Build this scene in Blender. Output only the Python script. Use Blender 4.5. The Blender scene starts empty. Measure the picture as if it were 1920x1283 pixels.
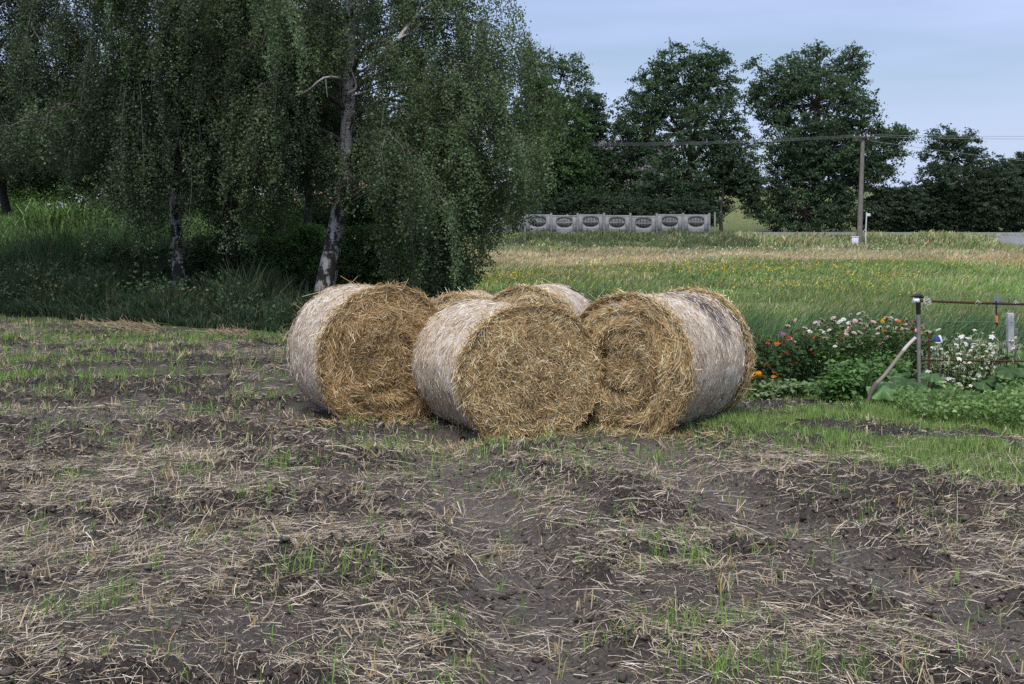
import bpy, math
import numpy as np

R = math.radians
rng = np.random.default_rng(7)
scene = bpy.context.scene
COL = scene.collection

# ------------------------------------------------------------------ camera
CH, F, YH = 1.75, 2133.33, 425.0          # eye height (m), focal length and horizon row in photo pixels
cam_d = bpy.data.cameras.new('camera')
cam_d.lens, cam_d.sensor_width = 40.0, 36.0
cam_d.shift_y = (YH - 641.5) / 1920.0
cam_d.clip_start, cam_d.clip_end = 0.1, 5000
cam = bpy.data.objects.new('camera', cam_d)
cam.location = (0, 0, CH)
cam.rotation_euler = (R(90), 0, 0)
COL.objects.link(cam)
scene.camera = cam

# ------------------------------------------------------------------ sky and sun
SUN_EL, SUN_AZ = R(60), R(190)            # azimuth measured clockwise from +Y
w = bpy.data.worlds.new('World'); scene.world = w; w.use_nodes = True
nt = w.node_tree; nt.nodes.clear()
out = nt.nodes.new('ShaderNodeOutputWorld'); bg = nt.nodes.new('ShaderNodeBackground')
sky = nt.nodes.new('ShaderNodeTexSky'); sky.sky_type = 'NISHITA'; sky.sun_disc = False
sky.sun_elevation, sky.sun_rotation = SUN_EL, SUN_AZ
sky.air_density, sky.dust_density, sky.ozone_density = 1.0, 1.2, 1.6
tc = nt.nodes.new('ShaderNodeTexCoord'); mp = nt.nodes.new('ShaderNodeMapping')
mp.inputs['Scale'].default_value = (1.0, 1.0, 7.0); mp.inputs['Location'].default_value = (3.1, 0.4, 0.2)
nz = nt.nodes.new('ShaderNodeTexNoise'); nz.inputs['Scale'].default_value = 2.1; nz.inputs['Detail'].default_value = 5
nz.inputs['Roughness'].default_value = 0.5
rp = nt.nodes.new('ShaderNodeValToRGB'); rp.color_ramp.elements[0].position = 0.30; rp.color_ramp.elements[1].position = 0.72
rp.color_ramp.elements[0].color = (0.25, 0.25, 0.25, 1); rp.color_ramp.elements[1].color = (0.95, 0.95, 0.95, 1)
mx = nt.nodes.new('ShaderNodeMix'); mx.data_type = 'RGBA'
mx.inputs[7].default_value = (5.5, 6.5, 9.7, 1)       # thin cloud veil
L = nt.links.new
L(tc.outputs['Generated'], mp.inputs['Vector']); L(mp.outputs[0], nz.inputs['Vector']); L(nz.outputs['Fac'], rp.inputs[0])
L(rp.outputs[0], mx.inputs[0]); L(sky.outputs[0], mx.inputs[6]); L(mx.outputs[2], bg.inputs['Color'])
bg.inputs['Strength'].default_value = 0.10
L(bg.outputs[0], out.inputs[0])

sd = bpy.data.lights.new('sun', 'SUN'); sd.energy = 3.0; sd.angle = R(22); sd.color = (1.0, 0.95, 0.87)
sun = bpy.data.objects.new('sun', sd); COL.objects.link(sun)
sun.rotation_euler = (R(90) - SUN_EL, 0, math.pi - SUN_AZ)   # lamp -Z points from the sun to the scene
sun.location = (0, 0, 30)

scene.view_settings.view_transform = 'Standard'; scene.view_settings.look = 'None'
scene.view_settings.exposure = 0.2; scene.view_settings.gamma = 1.0
try:
    scene.cycles.max_bounces = 6; scene.cycles.diffuse_bounces = 3; scene.cycles.transmission_bounces = 3
    scene.cycles.transparent_max_bounces = 6
    scene.cycles.use_denoising = False
except Exception:
    pass

# ------------------------------------------------------------------ numeric helpers
def sm(a, b, x):
    t = np.clip((np.asarray(x, float) - a) / (b - a), 0, 1)
    return t * t * (3 - 2 * t)

def _hash(ix, iy, seed):
    h = (ix.astype(np.int64) * 374761393 + iy.astype(np.int64) * 668265263 + seed * 1274126177) & 0xffffffff
    h = ((h ^ (h >> 13)) * 1274126177) & 0xffffffff
    h = (h ^ (h >> 16)) & 0xffffff
    return h / float(0xffffff) * 2 - 1

def vnoise(x, y, seed=0):
    x = np.asarray(x, float); y = np.asarray(y, float)
    ix, iy = np.floor(x), np.floor(y); fx, fy = x - ix, y - iy
    u = fx * fx * fx * (fx * (fx * 6 - 15) + 10); v = fy * fy * fy * (fy * (fy * 6 - 15) + 10)
    a, b = _hash(ix, iy, seed), _hash(ix + 1, iy, seed)
    c, d = _hash(ix, iy + 1, seed), _hash(ix + 1, iy + 1, seed)
    return (a * (1 - u) + b * u) * (1 - v) + (c * (1 - u) + d * u) * v

def fbm(x, y, octv=4, seed=0, gain=0.5):
    s = 0; amp = 1.0; tot = 0
    for o in range(octv):
        s = s + amp * vnoise(x * 2 ** o + 17.3 * o, y * 2 ** o - 9.1 * o, seed + o); tot += amp; amp *= gain
    return s / tot

def WX(px, d): return (px - 960.0) * d / F
def WZ(py, d): return CH - (py - YH) * d / F
def W(px, py, d): return np.array([WX(px, d), d, WZ(py, d)])
def GD(py): return CH * F / (py - YH)      # distance of flat ground seen at a photo row

def polydist(x, y, pts):
    best = np.full(np.shape(x), 1e9)
    for (x0, y0), (x1, y1) in zip(pts[:-1], pts[1:]):
        dx, dy = x1 - x0, y1 - y0
        t = np.clip(((x - x0) * dx + (y - y0) * dy) / (dx * dx + dy * dy), 0, 1)
        best = np.minimum(best, np.hypot(x - x0 - t * dx, y - y0 - t * dy))
    return best

# ------------------------------------------------------------------ terrain
EDGE_X = np.array([-60, -22, -9.6, -3.6, -1.0, 1.5, 3.0, 3.6, 4.2, 5.0, 9, 60])
EDGE_Y = np.array([26, 23.5, 21.6, 18.0, 15.2, 13.6, 11.6, 10.7, 9.7, 8.9, 7.6, 7.0])
TRACKS = [[(-0.55, 9.3), (-0.42, 8.3), (-0.2, 7.1), (0.02, 5.9), (0.15, 4.3), (0.3, 2.0)],
          [(1.05, 8.9), (1.28, 7.6), (1.62, 6.5), (2.0, 5.4), (2.6, 3.0)]]

def edge(x): return np.interp(x, EDGE_X, EDGE_Y)
def field_mask(x, y):                     # 1 on the ploughed field, 0 on meadow and bank
    return 1 - sm(-0.5, 0.5, y - edge(x) + 0.35 * fbm(x * 0.9, y * 0.9, 3, 91))
def track_mask(x, y):
    m = 0
    for i, t in enumerate(TRACKS):
        m = np.maximum(m, np.exp(-(polydist(x, y, t) / 0.30) ** 4))
    return m
def clod_mask(x, y):
    return 0.25 + 0.75 * sm(-0.05, 0.30, fbm(x * 1.1 + 3, y * 2.3, 4, 5))
def H(x, y):
    x = np.asarray(x, float); y = np.asarray(y, float)
    fm = field_mask(x, y)
    tr = track_mask(x, y)
    cm = clod_mask(x, y) * (1 - tr)
    near = 1 - sm(24, 34, y)
    tre = np.clip(4 * tr * (1 - tr), 0, 1)
    z = 0.035 * fbm(x * 0.35, y * 0.6, 3, 1) + 0.018 * fbm(x * 1.7, y * 2.6, 3, 2)
    cl = 1 - np.abs(fbm(x * 6.5, y * 6.5, 4, 3)) * 2.2
    c2 = fbm(x * 14, y * 14, 4, 4, 0.65)
    soil = cm * (0.048 * np.clip(cl, 0, 1) ** 1.4 + 0.05 * np.clip(c2, -0.4, 1)) + 0.006 * c2 - 0.055 * tr + 0.03 * tre * np.clip(0.5 + c2, 0, 1) \
        + fm * 0.012 * c2 * tr + tr * 0.008 * np.sin(y * 26 + x * 9 + 2 * vnoise(x * 2, y * 2, 8))
    z = z + fm * soil * near
    z = z + (1 - fm) * 0.03 * fbm(x * 2.1, y * 2.1, 2, 12) * near
    # grassy bank behind the birches, road embankment, far slope
    z = z + 1.5 * sm(21.5, 33, y) * sm(-4.5, -10, x)
    z = z + 1.0 * sm(81, 89, y + 0.02 * x * sm(20, 40, x)) + 0.12 * fbm(x * 0.12, y * 0.12, 2, 20) * sm(28, 50, y) * (1 - sm(78, 84, y))
    z = z + 5.9 * sm(101, 150, y) * sm(6, 20, x) + 1.2 * sm(101, 130, y) * sm(6, -20, x)
    # weedy mound beside the road on the right
    z = z + 0.5 * np.exp(-((x - 33.0) / 2.6) ** 2 - ((y - 83.5) / 2.6) ** 2)
    return z

# ------------------------------------------------------------------ mesh helpers
class MB:
    def __init__(s): s.v = []; s.f4 = []; s.f3 = []; s.c = []; s.n = 0; s.u = []
    def add(s, v, f, c=(0.5, 0.5, 0.5), u=None):
        v = np.asarray(v, float).reshape(-1, 3); f = np.asarray(f, np.int64)
        if f.size:
            (s.f4 if f.shape[1] == 4 else s.f3).append(f + s.n)
        c = np.asarray(c, float)
        if c.ndim == 1: c = np.broadcast_to(c, (len(v), 3))
        elif len(c) != len(v): c = np.repeat(c, len(v) // len(c), axis=0)
        s.v.append(v); s.c.append(c); s.n += len(v)
        s.u.append(np.zeros((len(v), 3)) if u is None else np.asarray(u, float))
        return s
    def build(s, name, mat, parent=None, smooth=False, uv=False):
        v = np.concatenate(s.v); c = np.concatenate(s.c)
        f4 = np.concatenate(s.f4) if s.f4 else np.zeros((0, 4), np.int64)
        f3 = np.concatenate(s.f3) if s.f3 else np.zeros((0, 3), np.int64)
        me = bpy.data.meshes.new(name)
        me.vertices.add(len(v)); me.vertices.foreach_set('co', v.astype(np.float32).ravel())
        nl = f4.size + f3.size
        me.loops.add(nl); me.loops.foreach_set('vertex_index', np.concatenate([f4.ravel(), f3.ravel()]).astype(np.int32))
        me.polygons.add(len(f4) + len(f3))
        st = np.concatenate([np.arange(len(f4)) * 4, f4.size + np.arange(len(f3)) * 3]).astype(np.int32)
        me.polygons.foreach_set('loop_start', st)
        if smooth: me.polygons.foreach_set('use_smooth', np.ones(len(st), bool))
        a = me.attributes.new('Col', 'FLOAT_COLOR', 'POINT')
        a.data.foreach_set('color', np.concatenate([c, np.ones((len(c), 1))], 1).astype(np.float32).ravel())
        if uv:
            a = me.attributes.new('UVW', 'FLOAT_VECTOR', 'POINT')
            a.data.foreach_set('vector', np.concatenate(s.u).astype(np.float32).ravel())
        me.update(calc_edges=True)
        me.materials.append(mat)
        o = bpy.data.objects.new(name, me); COL.objects.link(o)
        if parent: o.parent = parent
        return o

def tag(o, label=None, cat=None, group=None, kind=None):
    if label: o['label'] = label
    if cat: o['category'] = cat
    if group: o['group'] = group
    if kind: o['kind'] = kind
    return o
def empty(name, loc, label, cat, group=None, rz=0.0):
    o = bpy.data.objects.new(name, None); COL.objects.link(o)
    o.location = [float(q) for q in loc]; o.rotation_euler = (0, 0, rz); o.empty_display_size = 0.1
    return tag(o, label, cat, group)

def unit(v): return v / np.maximum(np.linalg.norm(v, axis=-1, keepdims=True), 1e-9)
def rdir(n): return unit(rng.normal(size=(n, 3)))

def leaf_quads(P, size, aspect=0.62, N=None):
    """one pointed leaf (a rhombus) at each point"""
    n = len(P); size = np.broadcast_to(size, n)[:, None]
    a = rdir(n) if N is None else unit(N)
    b = unit(np.cross(a, rdir(n)))
    v = np.stack([P - a * size * 0.5, P + b * size * aspect * 0.5, P + a * size * 0.5, P - b * size * aspect * 0.5], 1)
    return v.reshape(-1, 3), np.arange(4 * n).reshape(-1, 4)

def blades(P, h, wd, lean, phi=None, droop=0.3):
    """grass blades: 2 bent segments, tapering"""
    n = len(P); h = np.broadcast_to(h, n); wd = np.broadcast_to(wd, n); lean = np.broadcast_to(lean, n)
    if phi is None: phi = rng.uniform(0, 2 * np.pi, n)
    dv = np.stack([np.cos(phi), np.sin(phi), np.zeros(n)], 1)
    th = rng.uniform(0, 2 * np.pi, n)
    sv = np.stack([np.cos(th), np.sin(th), np.zeros(n)], 1) * (wd * 0.5)[:, None]
    up = np.array([0, 0, 1.0])
    m = P + up * (h * 0.55)[:, None] + dv * (h * lean * 0.35)[:, None]
    t = P + up * (h * (1 - droop * lean))[:, None] + dv * (h * lean)[:, None]
    v = np.stack([P - sv, P + sv, m + sv * 0.8, m - sv * 0.8, t + sv * 0.12, t - sv * 0.12], 1).reshape(-1, 3)
    k = np.arange(n)[:, None] * 6
    f = np.concatenate([k + np.array([0, 1, 2, 3]), k + np.array([3, 2, 4, 5])], 0)
    return v, f

def strips(P, D, ln, wd, nrm, bend=None, roll=0.5):
    """stalks: centre P, direction D, surface normal nrm, optional bend vector at the middle"""
    n = len(P); ln = np.broadcast_to(ln, n)[:, None]; wd = np.broadcast_to(wd, n)[:, None]
    D = unit(D); s = unit(np.cross(D, nrm)) * wd * 0.5
    ro = rng.normal(size=(n, 1)) * roll
    s = s * np.cos(ro) + unit(nrm) * (np.sin(ro) * wd * 0.5)
    b = np.zeros((n, 3)) if bend is None else bend
    p0, p1, p2 = P - D * ln * 0.5, P + b, P + D * ln * 0.5
    v = np.stack([p0 - s, p0 + s, p1 + s, p1 - s, p2 + s, p2 - s], 1).reshape(-1, 3)
    k = np.arange(n)[:, None] * 6
    f = np.concatenate([k + np.array([0, 1, 2, 3]), k + np.array([3, 2, 4, 5])], 0)
    return v, f

def tube(pts, rad, n=8, cap=True):
    pts = np.asarray(pts, float); m = len(pts); rad = np.broadcast_to(rad, m)
    t = unit(np.gradient(pts, axis=0))
    ref = np.where(np.abs(t[:, 2:3]) > 0.9, np.array([[1.0, 0, 0]]), np.array([[0, 0, 1.0]]))
    a = unit(np.cross(t, ref)); b = np.cross(t, a)
    for i in range(1, m):                      # keep the frame from flipping
        if np.dot(a[i], a[i - 1]) < 0: a[i] *= -1; b[i] *= -1
    an = np.linspace(0, 2 * np.pi, n, endpoint=False)
    v = pts[:, None] + (a[:, None] * np.cos(an)[None, :, None] + b[:, None] * np.sin(an)[None, :, None]) * rad[:, None, None]
    v = v.reshape(-1, 3)
    i, j = np.meshgrid(np.arange(m - 1), np.arange(n), indexing='ij')
    f = np.stack([i * n + j, i * n + (j + 1) % n, (i + 1) * n + (j + 1) % n, (i + 1) * n + j], -1).reshape(-1, 4)
    return v, f
def add_tube(mb, pts, rad, n=8, c=(0.5, 0.5, 0.5)):
    v, f = tube(pts, rad, n); mb.add(v, f, c)
    m = len(pts)
    for e, o in ((0, 1), (m - 1, -1)):         # caps
        k = e * n
        vv = np.concatenate([v[k:k + n], v[k:k + n].mean(0, keepdims=True)])
        mb.add(vv, [[j, (j + 1) % n, n] for j in range(n)], c)
def bez(pts, n=16):
    """smooth curve through points"""
    pts = np.asarray(pts, float); m = len(pts); T = np.linspace(0, m - 1, n)
    q = np.concatenate([2 * pts[:1] - pts[1:2], pts, 2 * pts[-1:] - pts[-2:-1]])
    i = np.clip(T.astype(int), 0, m - 2); t = (T - i)[:, None]
    p0, p1, p2, p3 = q[i], q[i + 1], q[i + 2], q[i + 3]
    return 0.5 * (2 * p1 + (p2 - p0) * t + (2 * p0 - 5 * p1 + 4 * p2 - p3) * t ** 2 + (3 * p1 - p0 - 3 * p2 + p3) * t ** 3)
BOXF = np.array([[0, 3, 2, 1], [4, 5, 6, 7], [0, 1, 5, 4], [1, 2, 6, 5], [2, 3, 7, 6], [3, 0, 4, 7]])
def add_box(mb, c, s, col=(0.5, 0.5, 0.5)):
    c = np.asarray(c, float); s = np.asarray(s, float) / 2
    q = np.array([[-1, -1, -1], [1, -1, -1], [1, 1, -1], [-1, 1, -1], [-1, -1, 1], [1, -1, 1], [1, 1, 1], [-1, 1, 1]])
    mb.add(c + q * s, BOXF, col)
def bevel(o, wd, seg=2):
    m = o.modifiers.new('bevel', 'BEVEL'); m.width = wd; m.segments = seg; m.limit_method = 'ANGLE'
def jitter_col(n, base, dv=0.25, dh=0.08):
    base = np.asarray(base, float)
    k = np.exp(rng.normal(0, dv, (n, 1))); h = 1 + rng.normal(0, dh, (n, 3))
    return np.clip(base * k * h, 0.002, 0.95)
def pick_cols(n, cols, p, dv=0.2):
    cols = np.asarray(cols, float); i = rng.choice(len(cols), n, p=np.asarray(p) / np.sum(p))
    return np.clip(cols[i] * np.exp(rng.normal(0, dv, (n, 1))), 0.002, 0.95)

# ------------------------------------------------------------------ materials
def newmat(name):
    m = bpy.data.materials.new(name); m.use_nodes = True
    t = m.node_tree; b = t.nodes['Principled BSDF']
    return m, t, b
def attr_node(t, name='Col'):
    a = t.nodes.new('ShaderNodeAttribute'); a.attribute_name = name; return a
def mat_attr(name, rough=0.6, transl=0.0, spec=0.3, bump=None):
    m, t, b = newmat(name); a = attr_node(t)
    t.links.new(a.outputs['Color'], b.inputs['Base Color'])
    b.inputs['Roughness'].default_value = rough; b.inputs['Specular IOR Level'].default_value = spec
    if bump:
        n = t.nodes.new('ShaderNodeTexNoise'); n.inputs['Scale'].default_value = bump[0]; n.inputs['Detail'].default_value = 6
        c = t.nodes.new('ShaderNodeTexCoord'); t.links.new(c.outputs['Object'], n.inputs['Vector'])
        u = t.nodes.new('ShaderNodeBump'); u.inputs['Strength'].default_value = bump[1]; u.inputs['Distance'].default_value = bump[2]
        t.links.new(n.outputs['Fac'], u.inputs['Height']); t.links.new(u.outputs[0], b.inputs['Normal'])
    if transl > 0:
        tr = t.nodes.new('ShaderNodeBsdfTranslucent'); mixs = t.nodes.new('ShaderNodeMixShader')
        g = t.nodes.new('ShaderNodeMix'); g.data_type = 'RGBA'; g.blend_type = 'MULTIPLY'; g.inputs[0].default_value = 1
        g.inputs[7].default_value = (1.15, 1.2, 0.6, 1)
        t.links.new(a.outputs['Color'], g.inputs[6]); t.links.new(g.outputs[2], tr.inputs['Color'])
        mixs.inputs[0].default_value = transl
        t.links.new(b.outputs[0], mixs.inputs[1]); t.links.new(tr.outputs[0], mixs.inputs[2])
        t.links.new(mixs.outputs[0], t.nodes['Material Output'].inputs[0])
    return m
def mat_noise(name, cols, scale=8.0, rough=0.7, bump=0.3, dist=0.01, detail=8, stretch=(1, 1, 1), spec=0.3, metal=0.0, pos=None):
    m, t, b = newmat(name)
    c = t.nodes.new('ShaderNodeTexCoord'); mp_ = t.nodes.new('ShaderNodeMapping'); mp_.inputs['Scale'].default_value = stretch
    n = t.nodes.new('ShaderNodeTexNoise'); n.inputs['Scale'].default_value = scale; n.inputs['Detail'].default_value = detail
    n.inputs['Roughness'].default_value = 0.65
    r = t.nodes.new('ShaderNodeValToRGB')
    while len(r.color_ramp.elements) < len(cols): r.color_ramp.elements.new(0.5)
    for i, k in enumerate(cols):
        r.color_ramp.elements[i].position = (pos[i] if pos else 0.3 + 0.4 * i / max(1, len(cols) - 1)); r.color_ramp.elements[i].color = (*k, 1)
    u = t.nodes.new('ShaderNodeBump'); u.inputs['Strength'].default_value = bump; u.inputs['Distance'].default_value = dist
    t.links.new(c.outputs['Object'], mp_.inputs[0]); t.links.new(mp_.outputs[0], n.inputs['Vector'])
    t.links.new(n.outputs['Fac'], r.inputs[0]); t.links.new(r.outputs[0], b.inputs['Base Color'])
    t.links.new(n.outputs['Fac'], u.inputs['Height']); t.links.new(u.outputs[0], b.inputs['Normal'])
    b.inputs['Roughness'].default_value = rough; b.inputs['Specular IOR Level'].default_value = spec; b.inputs['Metallic'].default_value = metal
    return m

M_LEAF = mat_attr('leaf', 0.55, 0.36, 0.25)
M_GRASS = mat_attr('grass_blade', 0.6, 0.25, 0.2)
M_STRAW = mat_attr('straw', 0.55, 0.0, 0.3)
M_PETAL = mat_attr('petal', 0.6, 0.2, 0.2)
M_TWIG = mat_attr('twig_bark', 0.8, 0, 0.2, (30, 0.5, 0.01))
M_CONC = mat_noise('weathered_shaded_concrete', [(0.10, 0.10, 0.104), (0.25, 0.25, 0.255), (0.16, 0.15, 0.14)], 1.6, 0.85, 0.4, 0.01)  # base greys darkened to carry the tree shade on the fence
M_CONCP = mat_noise('pale_concrete', [(0.28, 0.29, 0.30), (0.46, 0.47, 0.48)], 18, 0.85, 0.4, 0.004)
M_RUST = mat_noise('rusty_iron', [(0.035, 0.02, 0.014), (0.11, 0.05, 0.026)], 40, 0.8, 0.5, 0.002)
M_GALV = mat_noise('grey_painted_steel', [(0.16, 0.14, 0.125), (0.27, 0.25, 0.235)], 25, 0.6, 0.3, 0.002)
M_WHITE = mat_noise('white_plastic', [(0.62, 0.64, 0.66), (0.75, 0.77, 0.79)], 10, 0.45, 0.05, 0.002)
M_WIRE = mat_noise('aluminium_wire', [(0.19, 0.205, 0.22), (0.25, 0.265, 0.28)], 2, 0.5, 0.0, 0.001)
M_BLACK = mat_noise('black_plastic', [(0.012, 0.012, 0.013), (0.025, 0.025, 0.027)], 30, 0.5, 0.1, 0.001)

def mat_ground():
    m, t, b = newmat('ground_surface'); N = t.nodes.new; K = t.links.new
    g = N('ShaderNodeNewGeometry'); a = attr_node(t)
    n1 = N('ShaderNodeTexNoise'); n1.inputs['Scale'].default_value = 2.2; n1.inputs['Detail'].default_value = 9; n1.inputs['Roughness'].default_value = 0.68
    n2 = N('ShaderNodeTexNoise'); n2.inputs['Scale'].default_value = 55; n2.inputs['Detail'].default_value = 8; n2.inputs['Roughness'].default_value = 0.7
    for n in (n1, n2): K(g.outputs['Position'], n.inputs['Vector'])
    r = N('ShaderNodeMapRange'); r.inputs[1].default_value = 0.3; r.inputs[2].default_value = 0.7; r.inputs[3].default_value = 0.65; r.inputs[4].default_value = 1.3
    r2 = N('ShaderNodeMapRange'); r2.inputs[1].default_value = 0.3; r2.inputs[2].default_value = 0.7; r2.inputs[3].default_value = 0.38; r2.inputs[4].default_value = 1.6
    K(n1.outputs['Fac'], r.inputs[0]); K(n2.outputs['Fac'], r2.inputs[0])
    q = N('ShaderNodeMath'); q.operation = 'MULTIPLY'; K(r.outputs[0], q.inputs[0]); K(r2.outputs[0], q.inputs[1])
    v = N('ShaderNodeVectorMath'); v.operation = 'SCALE'; K(a.outputs['Color'], v.inputs[0]); K(q.outputs[0], v.inputs['Scale'])
    K(v.outputs[0], b.inputs['Base Color'])
    u = N('ShaderNodeBump'); u.inputs['Strength'].default_value = 1.0; u.inputs['Distance'].default_value = 0.035
    K(n2.outputs['Fac'], u.inputs['Height']); K(u.outputs[0], b.inputs['Normal'])
    b.inputs['Roughness'].default_value = 0.85; b.inputs['Specular IOR Level'].default_value = 0.25
    return m

# ------------------------------------------------------------------ ground sheet
def build_ground():
    rows = [-25, -12, -5, 0, 2]
    d = 3.0
    while d < 30: rows.append(d); d *= 1.0042
    while d < 160: rows.append(d); d *= 1.015
    while d < 1500: rows.append(d); d *= 1.12
    rows = np.array(rows)
    tn = np.concatenate([[-6, -3, -1.7, -1.1, -0.8], np.linspace(-0.62, 0.62, 470), [0.8, 1.1, 1.7, 3, 6]])
    Y, T = np.meshgrid(rows, tn, indexing='ij')
    X = T * np.maximum(Y, 4.0)
    Z = H(X, Y)
    fm = field_mask(X, Y); tr = track_mask(X, Y); cm = clod_mask(X, Y) * (1 - tr)
    soil = np.array([0.138, 0.117, 0.099])[None, None] * (1 - 0.48 * cm[..., None]) + np.array([0.022, 0.020, 0.019])[None, None] * tr[..., None]
    green = np.array([0.065, 0.10, 0.032])[None, None]
    tan = np.array([0.17, 0.14, 0.075])[None, None]
    tb = (sm(44, 56, Y + 6 * fbm(X * 0.06, Y * 0.06, 3, 40)) * (1 - sm(70, 80, Y)))[..., None]
    mead = green * (1 - tb) + tan * tb
    c = soil * fm[..., None] + mead * (1 - fm[..., None])
    gb = np.exp(-(((X - 2.55) / 0.75) ** 2 + ((Y - 11.0) / 0.45) ** 2) ** 2) + np.exp(-(((X - 3.6) / 1.2) ** 2 + ((Y - 9.35 + 0.35 * (X - 3.6)) / 0.3) ** 2) ** 2)
    gb = np.clip(gb, 0, 1)[..., None]                       # bare garden soil
    c = c * (1 - gb) + np.array([0.055, 0.048, 0.047]) * gb
    far = sm(101, 118, Y)[..., None]
    c = c * (1 - far) + (np.array([0.15, 0.17, 0.06]) + 0 * c) * far
    n, k = Y.shape
    i, j = np.meshgrid(np.arange(n - 1), np.arange(k - 1), indexing='ij')
    f = np.stack([i * k + j, i * k + j + 1, (i + 1) * k + j + 1, (i + 1) * k + j], -1).reshape(-1, 4)
    mb = MB(); mb.add(np.stack([X, Y, Z], -1), f, c.reshape(-1, 3))
    o = mb.build('ground', mat_ground(), smooth=True)
    tag(o, kind='structure')
build_ground()

# ------------------------------------------------------------------ road on the embankment
def build_road():
    px = np.array([-40, -10, 14, 24, 31, 38, 44, 60, 90.0]); yy = np.array([93, 93, 93, 92.6, 91.6, 89.6, 87, 80, 66.0])
    P = bez(np.stack([px, yy, 0 * px], 1), 60)
    t = unit(np.gradient(P, axis=0)); s = np.stack([t[:, 1], -t[:, 0], 0 * t[:, 0]], 1)
    s *= np.where(s[:, 1:2] > 0, -1, 1)                     # towards the camera
    mb = MB()
    wn = 2.6 + 4.6 * sm(33, 40, P[:, 0])
    prof = [(-2.6, 1.28), (0.0, 1.20), (1.0, 1.06), (1.05, 0.5)]
    V = np.stack([P + s * (a * (wn[:, None] if a > 0 else 1)) + np.array([0, 0, 1.0]) * (z - (0.075 * (wn[:, None] - 2.6) if a > 0 else 0)) for a, z in prof], 1)
    m, k = V.shape[:2]; i, j = np.meshgrid(np.arange(m - 1), np.arange(k - 1), indexing='ij')
    f = np.stack([i * k + j, i * k + j + 1, (i + 1) * k + j + 1, (i + 1) * k + j], -1).reshape(-1, 4)
    mb.add(V, f)
    o = mb.build('road', mat_noise('asphalt', [(0.16, 0.16, 0.17), (0.24, 0.24, 0.25)], 3, 0.9, 0.3, 0.01), smooth=False)
    tag(o, kind='structure')
build_road()

# ------------------------------------------------------------------ straw bales
STRAW_C = [(0.70, 0.54, 0.30), (0.52, 0.36, 0.165), (0.34, 0.21, 0.09), (0.79, 0.69, 0.49), (0.13, 0.078, 0.036)]
STRAW_P = [0.26, 0.34, 0.19, 0.11, 0.10]
def mat_net(name, dirt, patches):
    m, t, b = newmat(name); N = t.nodes.new; K = t.links.new
    a = attr_node(t, 'UVW')
    def noise(scale, st, det=6, ro=0.6):
        p = N('ShaderNodeMapping'); p.inputs['Scale'].default_value = st; K(a.outputs['Vector'], p.inputs[0])
        n = N('ShaderNodeTexNoise'); n.inputs['Scale'].default_value = scale; n.inputs['Detail'].default_value = det; n.inputs['Roughness'].default_value = ro
        K(p.outputs[0], n.inputs['Vector']); return n
    fine = noise(62, (0.6, 1, 1), 5, 0.8); big = noise(3.5, (0.8, 1, 1), 5); mid = noise(16, (0.25, 1.2, 1), 4)
    def math_(op, x, y):
        q = N('ShaderNodeMath'); q.operation = op
        for i, z in enumerate((x, y)):
            if isinstance(z, (int, float)): q.inputs[i].default_value = z
            else: K(z, q.inputs[i])
        return q.outputs[0]
    sfac = math_('ADD', math_('MULTIPLY', fine.outputs['Fac'], 1.0), math_('ADD', math_('MULTIPLY', big.outputs['Fac'], 0.35), math_('MULTIPLY', mid.outputs['Fac'], 0.25)))
    r = N('ShaderNodeValToRGB'); e = r.color_ramp.elements
    e[0].position = 0.58; e[0].color = (0.16, 0.095, 0.05, 1)
    e[1].position = 0.93; e[1].color = (0.82, 0.755, 0.66, 1)
    x = e.new(0.69); x.color = (0.31, 0.22, 0.135, 1)
    x = e.new(0.80); x.color = (0.57, 0.475, 0.355, 1)
    K(sfac, r.inputs[0])
    st = noise(2.6, (1, 1.3, 1), 7, 0.7)
    r2 = N('ShaderNodeValToRGB'); r2.color_ramp.elements[0].position = dirt; r2.color_ramp.elements[1].position = dirt + 0.17
    K(st.outputs['Fac'], r2.inputs[0])
    mx_ = N('ShaderNodeMix'); mx_.data_type = 'RGBA'; mx_.blend_type = 'MULTIPLY'
    mx_.inputs[7].default_value = (0.42, 0.40, 0.40, 1)
    K(r2.outputs[0], mx_.inputs[0]); K(r.outputs[0], mx_.inputs[6])
    last = mx_.outputs[2]
    if patches:                                        # one black weathered stain with a ragged edge
        sc_ = N('ShaderNodeVectorMath'); sc_.operation = 'SUBTRACT'; sc_.inputs[1].default_value = patches[:3]; K(a.outputs['Vector'], sc_.inputs[0])
        sv = N('ShaderNodeVectorMath'); sv.operation = 'MULTIPLY'; sv.inputs[1].default_value = (0.55, 1.25, 1); K(sc_.outputs[0], sv.inputs[0])
        dl = N('ShaderNodeVectorMath'); dl.operation = 'LENGTH'; K(sv.outputs[0], dl.inputs[0])
        wob = math_('ADD', dl.outputs['Value'], math_('MULTIPLY', math_('SUBTRACT', mid.outputs['Fac'], 0.5), 0.35))
        wob = math_('ADD', wob, math_('MULTIPLY', math_('SUBTRACT', fine.outputs['Fac'], 0.5), 0.25))
        r3 = N('ShaderNodeMapRange'); r3.inputs[1].default_value = patches[3]; r3.inputs[2].default_value = patches[3] * 0.55; K(wob, r3.inputs[0])
        m3 = N('ShaderNodeMix'); m3.data_type = 'RGBA'; m3.inputs[7].default_value = (0.07, 0.06, 0.06, 1); K(r3.outputs[0], m3.inputs[0]); K(last, m3.inputs[6]); last = m3.outputs[2]
    K(last, b.inputs['Base Color'])
    u = N('ShaderNodeBump'); u.inputs['Strength'].default_value = 0.7; u.inputs['Distance'].default_value = 0.008
    K(fine.outputs['Fac'], u.inputs['Height']); K(u.outputs[0], b.inputs['Normal'])
    b.inputs['Roughness'].default_value = 0.5; b.inputs['Specular IOR Level'].default_value = 0.5
    return m

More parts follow.
